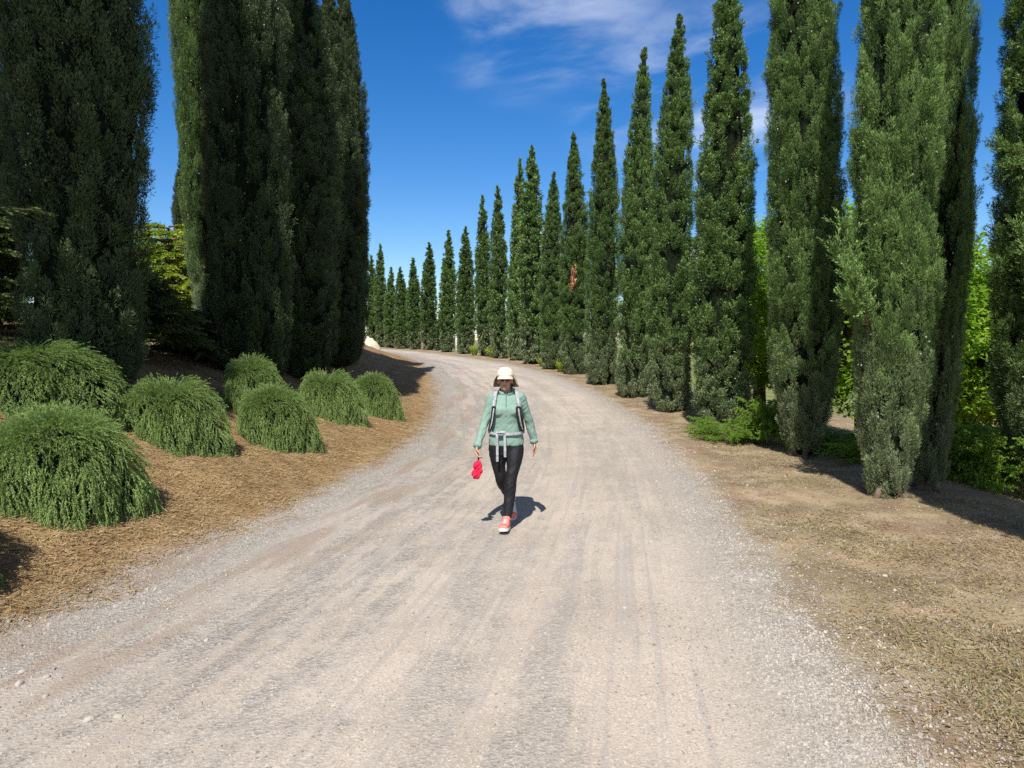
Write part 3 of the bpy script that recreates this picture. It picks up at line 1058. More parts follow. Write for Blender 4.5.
LIME = [tuft_mesh(81, 60, .5, .42, M['lime'], .03, .1), tuft_mesh(82, 60, .5, .6, M['lime'], .03, .15)]
GS = 'little lime green shrubs between the far cypresses'
for k, (x, y, s, label) in enumerate([
    (-2.35, 46.6, 1.15, 'pointed lime shrub on the far verge, the one farthest up the road'),
    (-1.15, 43.6, 1.25, 'widest pointed lime shrub, between the twelfth and thirteenth cypresses'),
    (0.75, 37.4, .8, 'tiny lime shrub on the verge just beyond the walker'),
    (1.42, 34.2, .9, 'small lime shrub on the verge above the walker’s shoulder'),
    (2.05, 31.0, .85, 'small lime shrub close to the road, lowest of the five'),
]):
    t = empty('lime_shrub', (x, y, gz(x, y) - .03), k * 1.3, label, 'shrub', GS)
    f = child('foliage', LIME[k % 2], t)
    f.scale = (s, s, s * 1.25)

# dead patch in the eighth cypress, feathery bough on the half black cypress
g = np.random.default_rng(91)
mb = MB()
for k in range(22):
    p = np.array((g.uniform(-.32, -.08), -.50 + g.uniform(-.08, .06), 3.55 + g.uniform(-.5, .5)))
    spray(mb, g, p, unit(np.array((g.uniform(-.3, .3), -.3, 1.0))), .34, 26, .10, .035, .5, .1, g.uniform(.2, .9))
c8 = row_trees[7]
o = child('dead_foliage', mb.mesh('dead_foliage', M['dead']), c8, label='orange brown dead patch of foliage')
o.rotation_euler = (0, 0, -c8.rotation_euler.z)


def bough(tree, start, ends, seed, label, mat):
    g = np.random.default_rng(seed)
    mb = MB()
    for e in ends:
        st, en = np.array(start, float), np.array(e, float)
        for s in np.linspace(.15, 1, 9):
            p = st * (1 - s) + en * s + np.array((0, 0, .10 * math.sin(s * 3.14)))
            for q in range(4):
                d = unit(unit(en - st) + g.normal(0, .38, 3) + np.array((0, 0, .12)))
                spray(mb, g, p, d, g.uniform(.2, .34), 40, .05, .012, .6, .12, g.uniform(.45, .95), wid=.03)
        mb.tube([st, st * .5 + en * .5 + (0, 0, .1), en], [.018, .012, .004], 5, .1, 1)
    o = child('bough', mb.mesh('bough', [mat, M['bark']]), tree, label=label)
    o.rotation_euler = (0, 0, -tree.rotation_euler.z)
    return o


bough(row_trees[1], (-.35, -.2, 2.0), [(-.84, -.30, 2.95), (-.74, -.40, 2.65), (-.70, -.2, 3.2), (-.68, -.35, 2.3)], 92, 'feathery pale bough sticking out towards the road', M['cypress'])
bough(edge_tree, (-.45, -.45, 2.9), [(-.92, -.5, 3.9), (-.80, -.6, 3.5), (-.70, -.7, 3.2)], 93, 'pale drooping sprays on the road side', M['cypress'])
bough(edge_tree, (-.4, -.2, 4.6), [(-.98, -.2, 5.0), (-.88, -.3, 4.7)], 94, 'short dark spray above the pale ones', M['cypress'])

# ------------------------------------------------------------------ small things by the road
M['white'] = plain('white_paint', (0.50, 0.50, 0.48), .6, .08, 8)
M['cream'] = plain('pale_sand', (0.62, 0.55, 0.42), .95, .12, 6, .1, .6)
x, y = -3.78, 50.4
t = empty('marker_post', (x, y, gz(x, y)), 0, 'thin white post between two cypresses on the far bend', 'post')
mb = MB()
mb.tube([(0, 0, -.3), (0, 0, 1.02)], [.07, .07], 10)
mb.build('shaft', M['white'], t)
mb = MB()
mb.tube([(0, 0, 1.02), (0, 0, 1.07), (0, 0, 1.10)], [.085, .085, .02], 10)
mb.build('cap', M['white'], t)

g = np.random.default_rng(95)
TT, EE = np.meshgrid(np.linspace(0, 2 * np.pi, 40, endpoint=False), np.linspace(0, np.pi / 2, 16), indexing='ij')
rr = 1.25 * np.cos(EE) ** .9 * (1 + .10 * np.sin(3 * TT + 1) + .05 * np.sin(7 * TT))
V = np.stack([rr * np.cos(TT), rr * np.sin(TT), 1.05 * np.sin(EE) ** 1.1 * (1 + .06 * np.sin(2 * TT)) - .15 + .03 * g.normal(size=TT.shape)], -1)
i = np.arange(40)[:, None]
j = np.arange(15)[None, :]
F = np.stack([i * 16 + j, ((i + 1) % 40) * 16 + j, ((i + 1) % 40) * 16 + j + 1, i * 16 + j + 1], -1).reshape(-1, 4)
mb = MB()
mb.quads(V, F, .5, 0, True)
x, y = -9.65, 46.5
o = mb.build('sand_mound', M['cream'], None, (x, y, gz(x, y) - .5))
tag(o, 'bright cream sand mound glimpsed beyond the dark bank clump', 'mound')


# ------------------------------------------------------------------ stones, straw, grass
def stone_verts(g, n, flat=(.45, .8)):
    base = np.array([(-1, -1, -1), (1, -1, -1), (1, 1, -1), (-1, 1, -1), (-1, -1, 1), (1, -1, 1), (1, 1, 1), (-1, 1, 1)], float)
    V = base[None] * .5 * g.uniform(.62, 1.1, (n, 8, 3))
    V[:, 4:, :2] *= g.uniform(.45, .85, (n, 1, 1))
    V[:, :, 2] *= g.uniform(*flat, (n, 1))
    V[:, :, 0] *= g.uniform(.8, 1.5, (n, 1))
    a = g.uniform(0, 6.28, n)
    c, s = np.cos(a)[:, None], np.sin(a)[:, None]
    x = V[:, :, 0] * c - V[:, :, 1] * s
    y = V[:, :, 0] * s + V[:, :, 1] * c
    return np.stack([x, y, V[:, :, 2]], -1)


BOXF = np.array([(0, 3, 2, 1), (4, 5, 6, 7), (0, 1, 5, 4), (1, 2, 6, 5), (2, 3, 7, 6), (3, 0, 4, 7)])


def scatter_pts(n, y0, y1, accept, g, pow_=1.0, xspan=None):
    """points with density falling with distance from the near end"""
    u = g.uniform(0, 1, n)
    y = y0 * (y1 / y0) ** (u ** pow_)
    lim = np.minimum(y * .80 + 2.2, 60)
    x = g.uniform(-1, 1, n) * lim
    k = accept(x, y)
    return x[k], y[k]


g = np.random.default_rng(101)


def acc_gravel(x, y):
    dl, dr = dists(x, y)
    din = -np.maximum(dl, dr)
    marg = np.exp(-((din - .05) / .42) ** 2)
    xl, xr = edges(y)
    uw = (x - xl) / (xr - xl) * 4.6
    lane = vnoise(uw * 1.6, y * .12, 1.0, 5)
    patch = vnoise(x, y, 1.3, 6)
    p = np.where(din > -.1, .10 + .8 * marg + .40 * np.clip((lane * .6 + patch * .4 - .42) * 4, 0, 1), 0)
    p = np.where((din <= -.1) & (dr > 0), .40 * np.exp(-dr / .7) + .03, p)
    p = np.where((din <= -.1) & (dl > 0), .35 * np.exp(-dl / .25), p)
    return g.uniform(size=len(x)) < p


x, y = scatter_pts(560000, 2.7, 24, acc_gravel, g, 1.25)
n = len(x)
sz = (.0042 + .009 * g.uniform(0, 1, n) ** 3 + .012 * (g.uniform(0, 1, n) > .985)) * (1 + y * .03)
V = stone_verts(g, n) * sz[:, None, None]
V[:, :, 0] += x[:, None]
V[:, :, 1] += y[:, None]
V[:, :, 2] += (ground_z(x, y) + .004 + sz * .12)[:, None]
mb = MB()
mb.quads(V, (np.arange(n)[:, None, None] * 8 + BOXF[None]).reshape(-1, 4), np.repeat(np.clip(g.normal(.36, .27, n) + .22 * np.exp(-((x - edges(y)[1]) / .6) ** 2), 0, 1), 8))
tag(mb.build('gravel', M['stone']), kind='stuff')

# single stones one could pick up
GT = 'loose pale stones along the road'
for k, (x, y, s, label) in enumerate([
    (-2.13, 3.62, .075, 'pale round stone, one of two lying side by side on the gravel'),
    (-1.99, 3.63, .065, 'pale angular stone, second of two lying side by side on the gravel'),
    (-2.72, 3.98, .075, 'pale stone at the lower end of the small group near the road edge'),
    (-2.62, 4.06, .065, 'white flat stone in the small group near the road edge'),
    (-2.80, 4.12, .060, 'pale stone at the back of the small group near the road edge'),
    (-2.50, 3.86, .055, 'small pale stone lying on the road side of the group'),
    (-2.86, 3.86, .055, 'pale stone at the picture edge beside the group'),
    (-1.95, 4.62, .055, 'single white stone beside the dark dirt patch'),
    (3.05, 5.95, .060, 'single white stone on the stony verge among dry grass'),
    (3.05, 4.72, .060, 'flat pale stone on the verge below the dry grass'),
    (0.80, 5.15, .060, 'white flat stone on the bare middle of the road'),
    (0.86, 3.48, .040, 'small brown stone alone on the pale wheel track'),
]):
    gg = np.random.default_rng(200 + k)
    TT, EE = np.meshgrid(np.linspace(0, 2 * np.pi, 12, endpoint=False), np.linspace(-np.pi / 2, np.pi / 2, 8), indexing='ij')
    rr = 1 + .16 * np.sin(2 * TT + gg.uniform(0, 6)) + .12 * np.sin(3 * EE + 2 * TT + gg.uniform(0, 6)) + .05 * gg.normal(size=TT.shape)
    V = np.stack([rr * np.cos(EE) * np.cos(TT), .75 * rr * np.cos(EE) * np.sin(TT), .55 * np.sin(EE)], -1) * s * .40
    i = np.arange(12)[:, None]
    j = np.arange(7)[None, :]
    F = np.stack([i * 8 + j, ((i + 1) % 12) * 8 + j, ((i + 1) % 12) * 8 + j + 1, i * 8 + j + 1], -1).reshape(-1, 4)
    mb = MB()
    mb.quads(V, F, .15 if 'brown' in label else gg.uniform(.55, .95), 0)
    o = mb.build('stone', M['stone'], None, (x, y, gz(x, y) + s * .07))
    o.rotation_euler = (0, 0, gg.uniform(0, 6))
    tag(o, label, 'stone', GT)

# straw mulch on the bank
g = np.random.default_rng(102)


def acc_straw(x, y):
    dl, dr = dists(x, y)
    jit = (vnoise(x, y, 1.6, 8) - .5) * .7
    return (dl > -.12 + jit) & (dl < 7) & (g.uniform(size=len(x)) < np.clip(.25 + (dl - jit) * 1.4, 0, 1))


x, y = scatter_pts(520000, 3.6, 26, acc_straw, g, 1.0)
n = len(x)
a = g.uniform(0, 6.28, n)
dv = unit(np.stack([np.cos(a), np.sin(a), g.normal(.06, .16, n)], -1))
P = np.stack([x, y, ground_z(x, y) + g.uniform(.002, .022, n)], -1)
nrm = unit(np.array((0, 0, 1.0)) + g.normal(0, .35, (n, 3)))
mb = MB()
mb.kites(P, dv, unit(np.cross(dv, nrm)), g.uniform(.03, .10, n), g.uniform(.0035, .0075, n) * (1 + y * .05), np.clip(g.normal(.66, .30, n) + (vnoise(x, y, 1.2, 9) - .5) * .5, 0, 1))
tag(mb.build('straw_litter', M['straw']), kind='stuff')

# fallen twigs and dead leaves
g = np.random.default_rng(108)


def acc_litter(x, y):
    dl, dr = dists(x, y)
    return ((dr > .3) & (dr < 6) | (dl > .1) & (dl < 5)) & (g.uniform(size=len(x)) < .6)


x, y = scatter_pts(7000, 3.2, 20, acc_litter, g, 1.0)
n = len(x)
a = g.uniform(0, 6.28, n)
dv = unit(np.stack([np.cos(a), np.sin(a), g.normal(.08, .12, n)], -1))
P = np.stack([x, y, ground_z(x, y) + g.uniform(.008, .022, n)], -1)
tw = g.uniform(size=n) < .45
mb = MB()
mb.kites(P, dv, unit(np.cross(dv, np.array((0, 0, 1.0)) + g.normal(0, .5, (n, 3)))), np.where(tw, g.uniform(.06, .22, n), g.uniform(.02, .045, n)), np.where(tw, .006, g.uniform(.012, .022, n)),
         np.where(tw, .05, g.uniform(.1, 1, n)))
tag(mb.build('leaf_litter', M['litter']), kind='stuff')

# dry and green grass on the stony verge
g = np.random.default_rng(103)


def acc_dry(x, y):
    dl, dr = dists(x, y)
    pt = vnoise(x, y, 1.0, 11) * .6 + vnoise(x, y, 3.1, 12) * .4
    return (dr > .15) & (dr < 9) & (g.uniform(size=len(x)) < np.clip((pt - .28) * 2.2, .06, 1) * np.clip(dr * .8, .1, 1))


x, y = scatter_pts(520000, 3.0, 30, acc_dry, g, 1.0)
n = len(x)
a = g.uniform(0, 6.28, n)
dv = unit(np.stack([np.cos(a), np.sin(a), np.abs(g.normal(.1, .35, n))], -1))
P = np.stack([x, y, ground_z(x, y) + g.uniform(0, .012, n)], -1)
mb = MB()
mb.kites(P, dv, unit(np.cross(dv, np.array((0, 0, 1.0)) + g.normal(0, .4, (n, 3)))), g.uniform(.02, .075, n), g.uniform(.0035, .0075, n) * (1 + y * .05), np.clip(g.normal(.5, .30, n), 0, 1))
tag(mb.build('dry_grass', M['drygrass']), kind='stuff')


def acc_green(x, y):
    dl, dr = dists(x, y)
    pt = vnoise(x, y, .8, 14) * .5 + vnoise(x, y, 2.7, 15) * .5
    return (dr > .5) & (dr < 12) & (g.uniform(size=len(x)) < np.clip((pt - .46) * 4, 0, 1))


x, y = scatter_pts(125000, 3.2, 40, acc_green, g, 1.0)
n = len(x)
a = g.uniform(0, 6.28, n)
dv = unit(np.stack([np.cos(a), np.sin(a), g.uniform(.5, 2.2, n)], -1))
P = np.stack([x, y, ground_z(x, y)], -1)
mb = MB()
mb.kites(P, dv, unit(np.cross(dv, rand_unit(n, g))), g.uniform(.02, .06, n), g.uniform(.003, .006, n) * (1 + y * .06), np.clip(g.normal(.45, .28, n), 0, 1), 0, .3)
tag(mb.build('grass', M['grass']), kind='stuff')

#PERSON#
# ------------------------------------------------------------------ the walker
M['skin'] = plain('skin', (0.46, 0.255, 0.170), .5, .06, 30, .35)
M['lips'] = plain('lips', (0.36, 0.13, 0.11), .5, .05, 30, .3)
M['shirt'] = plain('sage_shirt', (0.200, 0.305, 0.252), .85, .07, 60, .15, .15)
M['shirt_dark'] = plain('sage_seam', (0.075, 0.19, 0.14), .85, .07, 60, .15)
M['leggings'] = plain('black_leggings', (0.010, 0.010, 0.012), .65, .2, 40, .25)
M['capcloth'] = plain('cream_cap_cloth', (0.64, 0.545, 0.43), .9, .05, 80, .1, .1)
M['flap'] = plain('cream_flap_shaded', (0.50, 0.395, 0.295), .9, .08, 60, .1)  # same cream cloth as the cap, browned to carry its shade
M['hair'] = plain('dark_hair', (0.030, 0.020, 0.014), .5, .3, 90, .3)
M['lens'] = plain('dark_lens', (0.012, 0.012, 0.014), .12, .05, 10, .5)
M['coral'] = plain('coral_shoe_fabric', (0.80, 0.20, 0.17), .75, .1, 90, .2)
M['shoegrey'] = plain('grey_shoe_fabric', (0.55, 0.55, 0.57), .75, .1, 90, .2)
M['sole'] = plain('white_sole', (0.74, 0.66, 0.62), .7, .08, 40, .2)
M['red'] = plain('red_nylon', (0.74, 0.020, 0.060), .8, .25, 60, .15, .5)
M['strapgrey'] = plain('pale_grey_webbing', (0.33, 0.345, 0.355), .8, .35, 45, .15)
M['packgrey'] = plain('grey_pack_cloth', (0.24, 0.25, 0.26), .8, .15, 40, .15)
M['black'] = plain('black_pad', (0.022, 0.022, 0.025), .75, .2, 50, .2)


def rings(mb, rows, n=24, tint=.5, mat=0):
    """rows of (cx, cy, cz, rx, ry): a stack of level ellipses with closed ends"""
    th = np.linspace(0, 2 * np.pi, n, endpoint=False)
    V = [np.stack([r[0] + r[3] * np.cos(th), r[1] + r[4] * np.sin(th), np.full(n, r[2])], -1) for r in rows]
    K = len(rows)
    V = np.vstack(V + [np.array([[rows[0][0], rows[0][1], rows[0][2]], [rows[-1][0], rows[-1][1], rows[-1][2]]])])
    i = np.arange(K - 1)[:, None] * n
    j = np.arange(n)[None, :]
    F = np.stack([i + j, i + (j + 1) % n, i + n + (j + 1) % n, i + n + j], -1).reshape(-1, 4)
    e, jj = (K - 1) * n, np.arange(0, n, 2)
    F0 = np.stack([np.full(len(jj), K * n), (jj + 2) % n, (jj + 1) % n, jj], -1)
    F1 = np.stack([np.full(len(jj), K * n + 1), e + jj, e + (jj + 1) % n, e + (jj + 2) % n], -1)
    mb.quads(V, np.vstack([F, F0, F1]), tint, mat, True)


def ball(mb, c, r, n=16, mat=0):
    r = np.broadcast_to(np.asarray(r, float), (3,))
    el = np.linspace(-math.pi / 2 + .12, math.pi / 2 - .12, 11)
    rings(mb, [(c[0], c[1], c[2] + r[2] * math.sin(a), r[0] * math.cos(a), r[1] * math.cos(a)) for a in el], n, .5, mat)


def curve_pts(pts, n=14):
    """smooth path through the given points"""
    pts = np.asarray(pts, float)
    t = np.linspace(0, len(pts) - 1, n)
    out = []
    for u in t:
        i = min(int(u), len(pts) - 2)
        f = u - i
        p0, p1, p2, p3 = pts[max(i - 1, 0)], pts[i], pts[i + 1], pts[min(i + 2, len(pts) - 1)]
        out.append(.5 * ((2 * p1) + (p2 - p0) * f + (2 * p0 - 5 * p1 + 4 * p2 - p3) * f ** 2 + (3 * p1 - p0 - 3 * p2 + p3) * f ** 3))
    return np.array(out)


def limb(mb, pts, rad, n=14):
    k = max(10, 5 * len(pts))
    p = curve_pts(pts, k)
    r = np.interp(np.linspace(0, 1, k), np.linspace(0, 1, len(rad)), rad)
    mb.tube(p, r, n, .5, 0)
    ball(mb, p[0], r[0])
    ball(mb, p[-1], r[-1])


def fuse(mb, name, mats, voxel=.009, smooth=3, wrinkle=0.0, wseed=0):
    o = mb.build('fuse_tmp', mats)
    md = o.modifiers.new('r', 'REMESH')
    md.mode = 'VOXEL'
    md.voxel_size = voxel
    md.use_smooth_shade = True
    if smooth:
        ms = o.modifiers.new('s', 'SMOOTH')
        ms.iterations = smooth
        ms.factor = .5
    dg = bpy.context.evaluated_depsgraph_get()
    me = bpy.data.meshes.new_from_object(o.evaluated_get(dg))
    old = o.data
    bpy.data.objects.remove(o)
    bpy.data.meshes.remove(old)
    me.name = name
    me.polygons.foreach_set('use_smooth', np.ones(len(me.polygons), bool))
    if wrinkle:
        n = len(me.vertices)
        co = np.empty(n * 3)
        me.vertices.foreach_get('co', co)
        co = co.reshape(-1, 3)
        no = np.empty(n * 3)
        me.vertex_normals.foreach_get('vector', no)
        no = no.reshape(-1, 3)
        a = co[:, 2] * .9 + np.abs(co[:, 0]) * .7
        w_ = (vnoise(a + wseed, co[:, 0] * .6 + co[:, 1], 26, 21 + wseed) - .5) + .7 * (vnoise(co[:, 2] - co[:, 0] * .8, co[:, 1], 44, 23 + wseed) - .5)
        co = co + no * (w_ * wrinkle)[:, None]
        me.vertices.foreach_set('co', co.ravel())
        me.update()
    return me


PX, PY = -.058, 7.52
per = empty('person', (PX, PY, gz(PX, PY)), 0, 'woman walking down the gravel road in sage green top, black leggings and cream cap', 'person')

SH = {-1: (-.140, .005, 1.315), 1: (.143, .015, 1.320)}
EL = {-1: (-.222, -.03, 1.065), 1: (.230, .095, 1.075)}
WR = {-1: (-.288, -.165, .845), 1: (.288, .130, .850)}
HIP = {-1: (-.085, .01, .84), 1: (.085, .0, .84)}
KN = {-1: (-.052, .015, .475), 1: (.045, -.135, .485)}
AN = {-1: (.055, .330, .190), 1: (.005, -.225, .095)}

def leg_path(s):
    h, k, a = np.array(HIP[s]), np.array(KN[s]), np.array(AN[s])
    return [h + (0, 0, -.04), h * .5 + k * .5 + (s * .012, -.005, 0), k, k * .62 + a * .38 + (s * .004, .020, 0), a]


# body: one continuous skin surface
b_ = MB()
rings(b_, [(0, .01, .80, .155, .105), (0, .01, .90, .150, .105), (0, .0, 1.0, .140, .095), (0, 0, 1.1, .138, .095), (0, -.005, 1.2, .150, .10),
           (0, 0, 1.29, .135, .085), (0, .005, 1.345, .075, .055)])
b_.tube([(0, .02, 1.30), (-.002, .012, 1.37), (-.006, -.005, 1.44)], [.056, .050, .050], 16)
HC = np.array((-.010, -.015, 1.500))
ball(b_, HC + (0, .012, .018), (.074, .092, .098), 20)
ball(b_, HC + (-.002, -.020, -.040), (.056, .066, .068), 20)
ball(b_, HC + (-.004, -.064, -.082), (.024, .022, .020), 12)          # chin
b_.tube([HC + (-.004, -.088, .020), HC + (-.005, -.104, -.012), HC + (-.005, -.112, -.026)], [.008, .011, .013], 10)   # nose
for s in (-1, 1):
    ball(b_, HC + (s * .030, -.082, -.020), (.018, .014, .016), 10)       # cheeks
    ball(b_, HC + (s * .076, .008, -.012), (.009, .018, .028), 10)        # ears
    limb(b_, [SH[s], EL[s], WR[s]], [.042, .038, .034, .031, .025])
    limb(b_, leg_path(s), [.080, .070, .050, .046, .048, .042, .030])


def hand(mb, s, curl):
    wr, el = np.array(WR[s]), np.array(EL[s])
    d = unit(wr - el)
    d = unit(d * .55 + np.array((0, -.05, -.8)))
    side = unit(np.cross(d, np.array((s * 1.0, .15, 0))))       # across the palm, thumb edge to the front
    if side[1] > 0:
        side = -side
    inn = unit(np.cross(d, side))
    if inn[0] * s > 0:
        inn = -inn                                             # palm turns to the thigh
    mb.tube([wr - d * .03, wr + d * .01, wr + d * .045, wr + d * .085], [.026, .026, .036, .036], 12, flat=.50, up=inn)
    for k, (o_, ln) in enumerate(((.030, .068), (.010, .078), (-.010, .072), (-.029, .056))):
        p = wr + d * .075 + side * o_
        pts = [p]
        dd = d
        for q in range(3):
            ang = curl * (.35 + .3 * q)
            dd = unit(d * math.cos(ang) + inn * math.sin(ang))
            p = p + dd * ln * (.45, .32, .25)[q]
            pts.append(p)
        mb.tube(pts, [.0095, .009, .0082, .0068], 8)
        ball(mb, pts[-1], .0072, 8)
    p = wr + d * .02 + side * .026
    pts = [p, p + side * .022 + d * .026 + inn * .010, p + side * .024 + d * .052 + inn * (.018 + .012 * curl)]
    mb.tube(pts, [.013, .011, .0085], 8)
    ball(mb, pts[-1], .0085, 8)
    return wr + d * .095 + inn * .020


grip = hand(b_, -1, 1.9)
hand(b_, 1, .6)
child('body', fuse(b_, 'body', M['skin'], .0062, 2), per)
mb = MB()
mb.tube([HC + (-.026, -.078, -.052), HC + (-.005, -.090, -.053), HC + (.016, -.079, -.052)], [.003, .007, .003], 8)
child('mouth', mb.mesh('mouth', M['lips']), per)

# shirt
s_ = MB()
rings(s_, [(0, .012, .835, .178, .130), (0, .012, .86, .181, .134), (0, .010, .92, .175, .130), (0, .004, .985, .158, .118), (0, .0, 1.06, .155, .114),
           (0, -.008, 1.14, .160, .122), (0, -.014, 1.21, .165, .128), (0, -.006, 1.27, .160, .112), (0, .004, 1.325, .128, .085), (0, .010, 1.355, .078, .066),
           (0, .008, 1.385, .062, .060)], 32)
for s in (-1, 1):
    limb(s_, [SH[s], EL[s], tuple(np.array(WR[s]) * 1.0)], [.058, .052, .046, .041, .034])
    ball(s_, (s * .068, -.088, 1.195), (.072, .058, .066))
shirt = child('shirt', fuse(s_, 'shirt', M['shirt'], .0085, 3, .009), per)
mb = MB()
mb.tube([(-.002, -.060, 1.385), (-.002, -.092, 1.335), (-.002, -.128, 1.26), (-.002, -.138, 1.20), (-.002, -.128, 1.14)], [.0035] * 5, 6)
child('zip', mb.mesh('zip', M['shirt_dark']), shirt)
mb = MB()
th = np.linspace(.25, 2 * math.pi - .25, 22)
mb.tube([(.066 * math.sin(a + math.pi * 0) * -1, .010 - .068 * math.cos(a), 1.375 + .014 * math.cos(a) * -1) for a in th], [.012] * 22, 8, flat=1.6)
child('collar', mb.mesh('collar', M['shirt']), shirt)
for s in (-1, 1):
    e_, w2 = np.array(EL[s]), np.array(WR[s])
    d = unit(w2 - e_)
    mb = MB()
    mb.tube([w2 - d * .035, w2 + d * .012], [.043, .041], 14)
    child('cuff', mb.mesh('cuff', M['shirt']), shirt)

# leggings
l_ = MB()
rings(l_, [(0, .012, .74, .150, .108), (0, .014, .80, .172, .122), (0, .012, .87, .172, .122), (0, .01, .93, .158, .110)], 28)
for s in (-1, 1):
    limb(l_, leg_path(s), [.098, .090, .066, .060, .062, .054, .040])
child('leggings', fuse(l_, 'leggings', M['leggings'], .008, 3, .006, 3), per)


def shoe(s, pitch, yaw):
    root = bpy.data.objects.new('shoe', None)
    up = MB()
    secs = [(.085, .045, .026, .030), (.070, .055, .036, .046), (.035, .060, .038, .055), (-.01, .054, .039, .048), (-.06, .042, .044, .034), (-.105, .034, .047, .026),
            (-.140, .030, .042, .021), (-.165, .026, .028, .014)]
    th = np.linspace(0, 2 * math.pi, 20, endpoint=False)
    V = np.array([[(rx * math.cos(t), y, zc + rz * math.sin(t)) for t in th] for y, zc, rx, rz in secs])
    K, n = len(secs), 20
    V = np.vstack([V.reshape(-1, 3), V[0].mean(0), V[-1].mean(0)])
    i = np.arange(K - 1)[:, None] * n
    j = np.arange(n)[None, :]
    F = np.stack([i + j, i + n + j, i + n + (j + 1) % n, i + (j + 1) % n], -1).reshape(-1, 4)
    e, jj = (K - 1) * n, np.arange(0, n, 2)
    F = np.vstack([F, np.stack([np.full(len(jj), K * n), jj, (jj + 1) % n, (jj + 2) % n], -1), np.stack([np.full(len(jj), K * n + 1), e + (jj + 2) % n, e + (jj + 1) % n, e + jj], -1)])
    up.quads(V, F, .5, 0, True)
    up.tube([(0, .045, .085), (0, .052, .125)], [.043, .040], 16)
    so = MB()
    prof = [(.098, .012), (.085, .034), (.04, .040), (-.03, .040), (-.09, .050), (-.14, .046), (-.172, .026), (-.180, .008)]
    top = [(x * k, y, z) for (y, x) in prof for k, z in ((-1, .030), (1, .030))]
    bot = [(x * k, y, z) for (y, x) in prof for k, z in ((-1, .0), (1, .0))]
    V = np.array(top + bot)
    m_ = len(prof)
    F = []
    for k in range(m_ - 1):
        a_, b2 = 2 * k, 2 * k + 2
        F += [(a_, a_ + 1, b2 + 1, b2), (a_ + 2 * m_, b2 + 2 * m_, b2 + 1 + 2 * m_, a_ + 1 + 2 * m_), (a_, b2, b2 + 2 * m_, a_ + 2 * m_),
              (a_ + 1, a_ + 1 + 2 * m_, b2 + 1 + 2 * m_, b2 + 1)]
    F += [(0, 2 * m_, 2 * m_ + 1, 1), (2 * m_ - 2, 2 * m_ - 1, 4 * m_ - 1, 4 * m_ - 2)]
    so.quads(V, F, .5, 0)
    lace = MB()
    for q in range(4):
        y = -.005 - q * .022
        zt = np.interp(-y, [-.035, .01, .06, .105], [.115, .102, .076, .060]) + .002
        lace.tube([(-.026, y + .004, zt - .012), (0, y, zt), (.026, y + .004, zt - .012)], [.005] * 3, 6)
    toe = MB()
    toe.tube([(0, -.115, .036), (0, -.142, .032), (0, -.171, .026)], [.0485, .044, .029], 18, flat=.58)
    me_up = up.mesh('shoe', M['coral'] if s == 1 else M['shoegrey'])
    o = bpy.data.objects.new('shoe', me_up)
    bpy.data.objects.remove(root)
    COL.objects.link(o)
    o.parent = per
    child('sole', so.mesh('sole', M['sole']), o)
    child('laces', lace.mesh('laces', M['shoegrey'] if s == 1 else M['coral']), o)
    child('toe_cap', toe.mesh('toe_cap', M['coral']), o)
    mt = Matrix.Rotation(yaw, 4, 'Z') @ Matrix.Rotation(pitch, 4, 'X')
    ank = Vector((0, .045, .095))
    off = Vector(AN[s]) - (mt @ ank)
    return o, Matrix.Translation(off) @ mt


for s, pit, yaw in ((1, R(-9), R(-10)), (-1, R(38), R(6))):
    o, mt = shoe(s, pit, yaw)
    low = min((mt @ v.co).z for c in [o] + list(o.children) for v in c.data.vertices)
    mt.translation.z += gz(PX + mt.translation.x, PY + mt.translation.y - .1) + .004 - per.location.z - low
    o.matrix_basis = mt

# hair, cap, sunglasses
h_ = MB()
ball(h_, HC + (0, .030, .012), (.079, .086, .098), 20)
ball(h_, HC + (.018, .060, -.060), (.050, .046, .055), 16)
ball(h_, HC + (.052, .020, -.055), (.028, .040, .050), 12)
child('hair', fuse(h_, 'hair', M['hair'], .008, 2, .010, 5), per)

c_ = MB()
el = np.linspace(0, math.pi / 2 - .08, 9)
rings(c_, [(HC[0], HC[1] + .010, HC[2] + .040 + .092 * math.sin(a), .090 * math.cos(a) ** .75, .108 * math.cos(a) ** .75) for a in el], 32)
cap = child('cap', c_.mesh('cap', M['capcloth']), per)
# visor
mb = MB()
na, nr_ = 15, 5
A_ = np.linspace(-1.12, 1.12, na)
V = []
for k in range(nr_):
    f = k / (nr_ - 1)
    for a in A_:
        x = math.sin(a) * (.086 + .004 * f)
        y = -math.cos(a) * (.098 + .078 * f * math.cos(a * .85) ** .6)
        V.append((HC[0] + x, HC[1] + .010 + y, HC[2] + .047 - .030 * f + .016 * math.cos(a * 1.2) - .010))
V = np.array(V)
V2 = V + (0, 0, -.004)
i = np.arange(nr_ - 1)[:, None] * na
j = np.arange(na - 1)[None, :]
F = np.stack([i + j, i + j + 1, i + na + j + 1, i + na + j], -1).reshape(-1, 4)
e0 = (nr_ - 1) * na
rim = np.array([(e0 + k, e0 + k + 1, e0 + k + 1 + nr_ * na, e0 + k + nr_ * na) for k in range(na - 1)])
mb.quads(np.vstack([V, V2]), np.vstack([F, F[:, ::-1] + nr_ * na, rim]), .5, 0, True)
child('visor', mb.mesh('visor', M['capcloth']), cap)
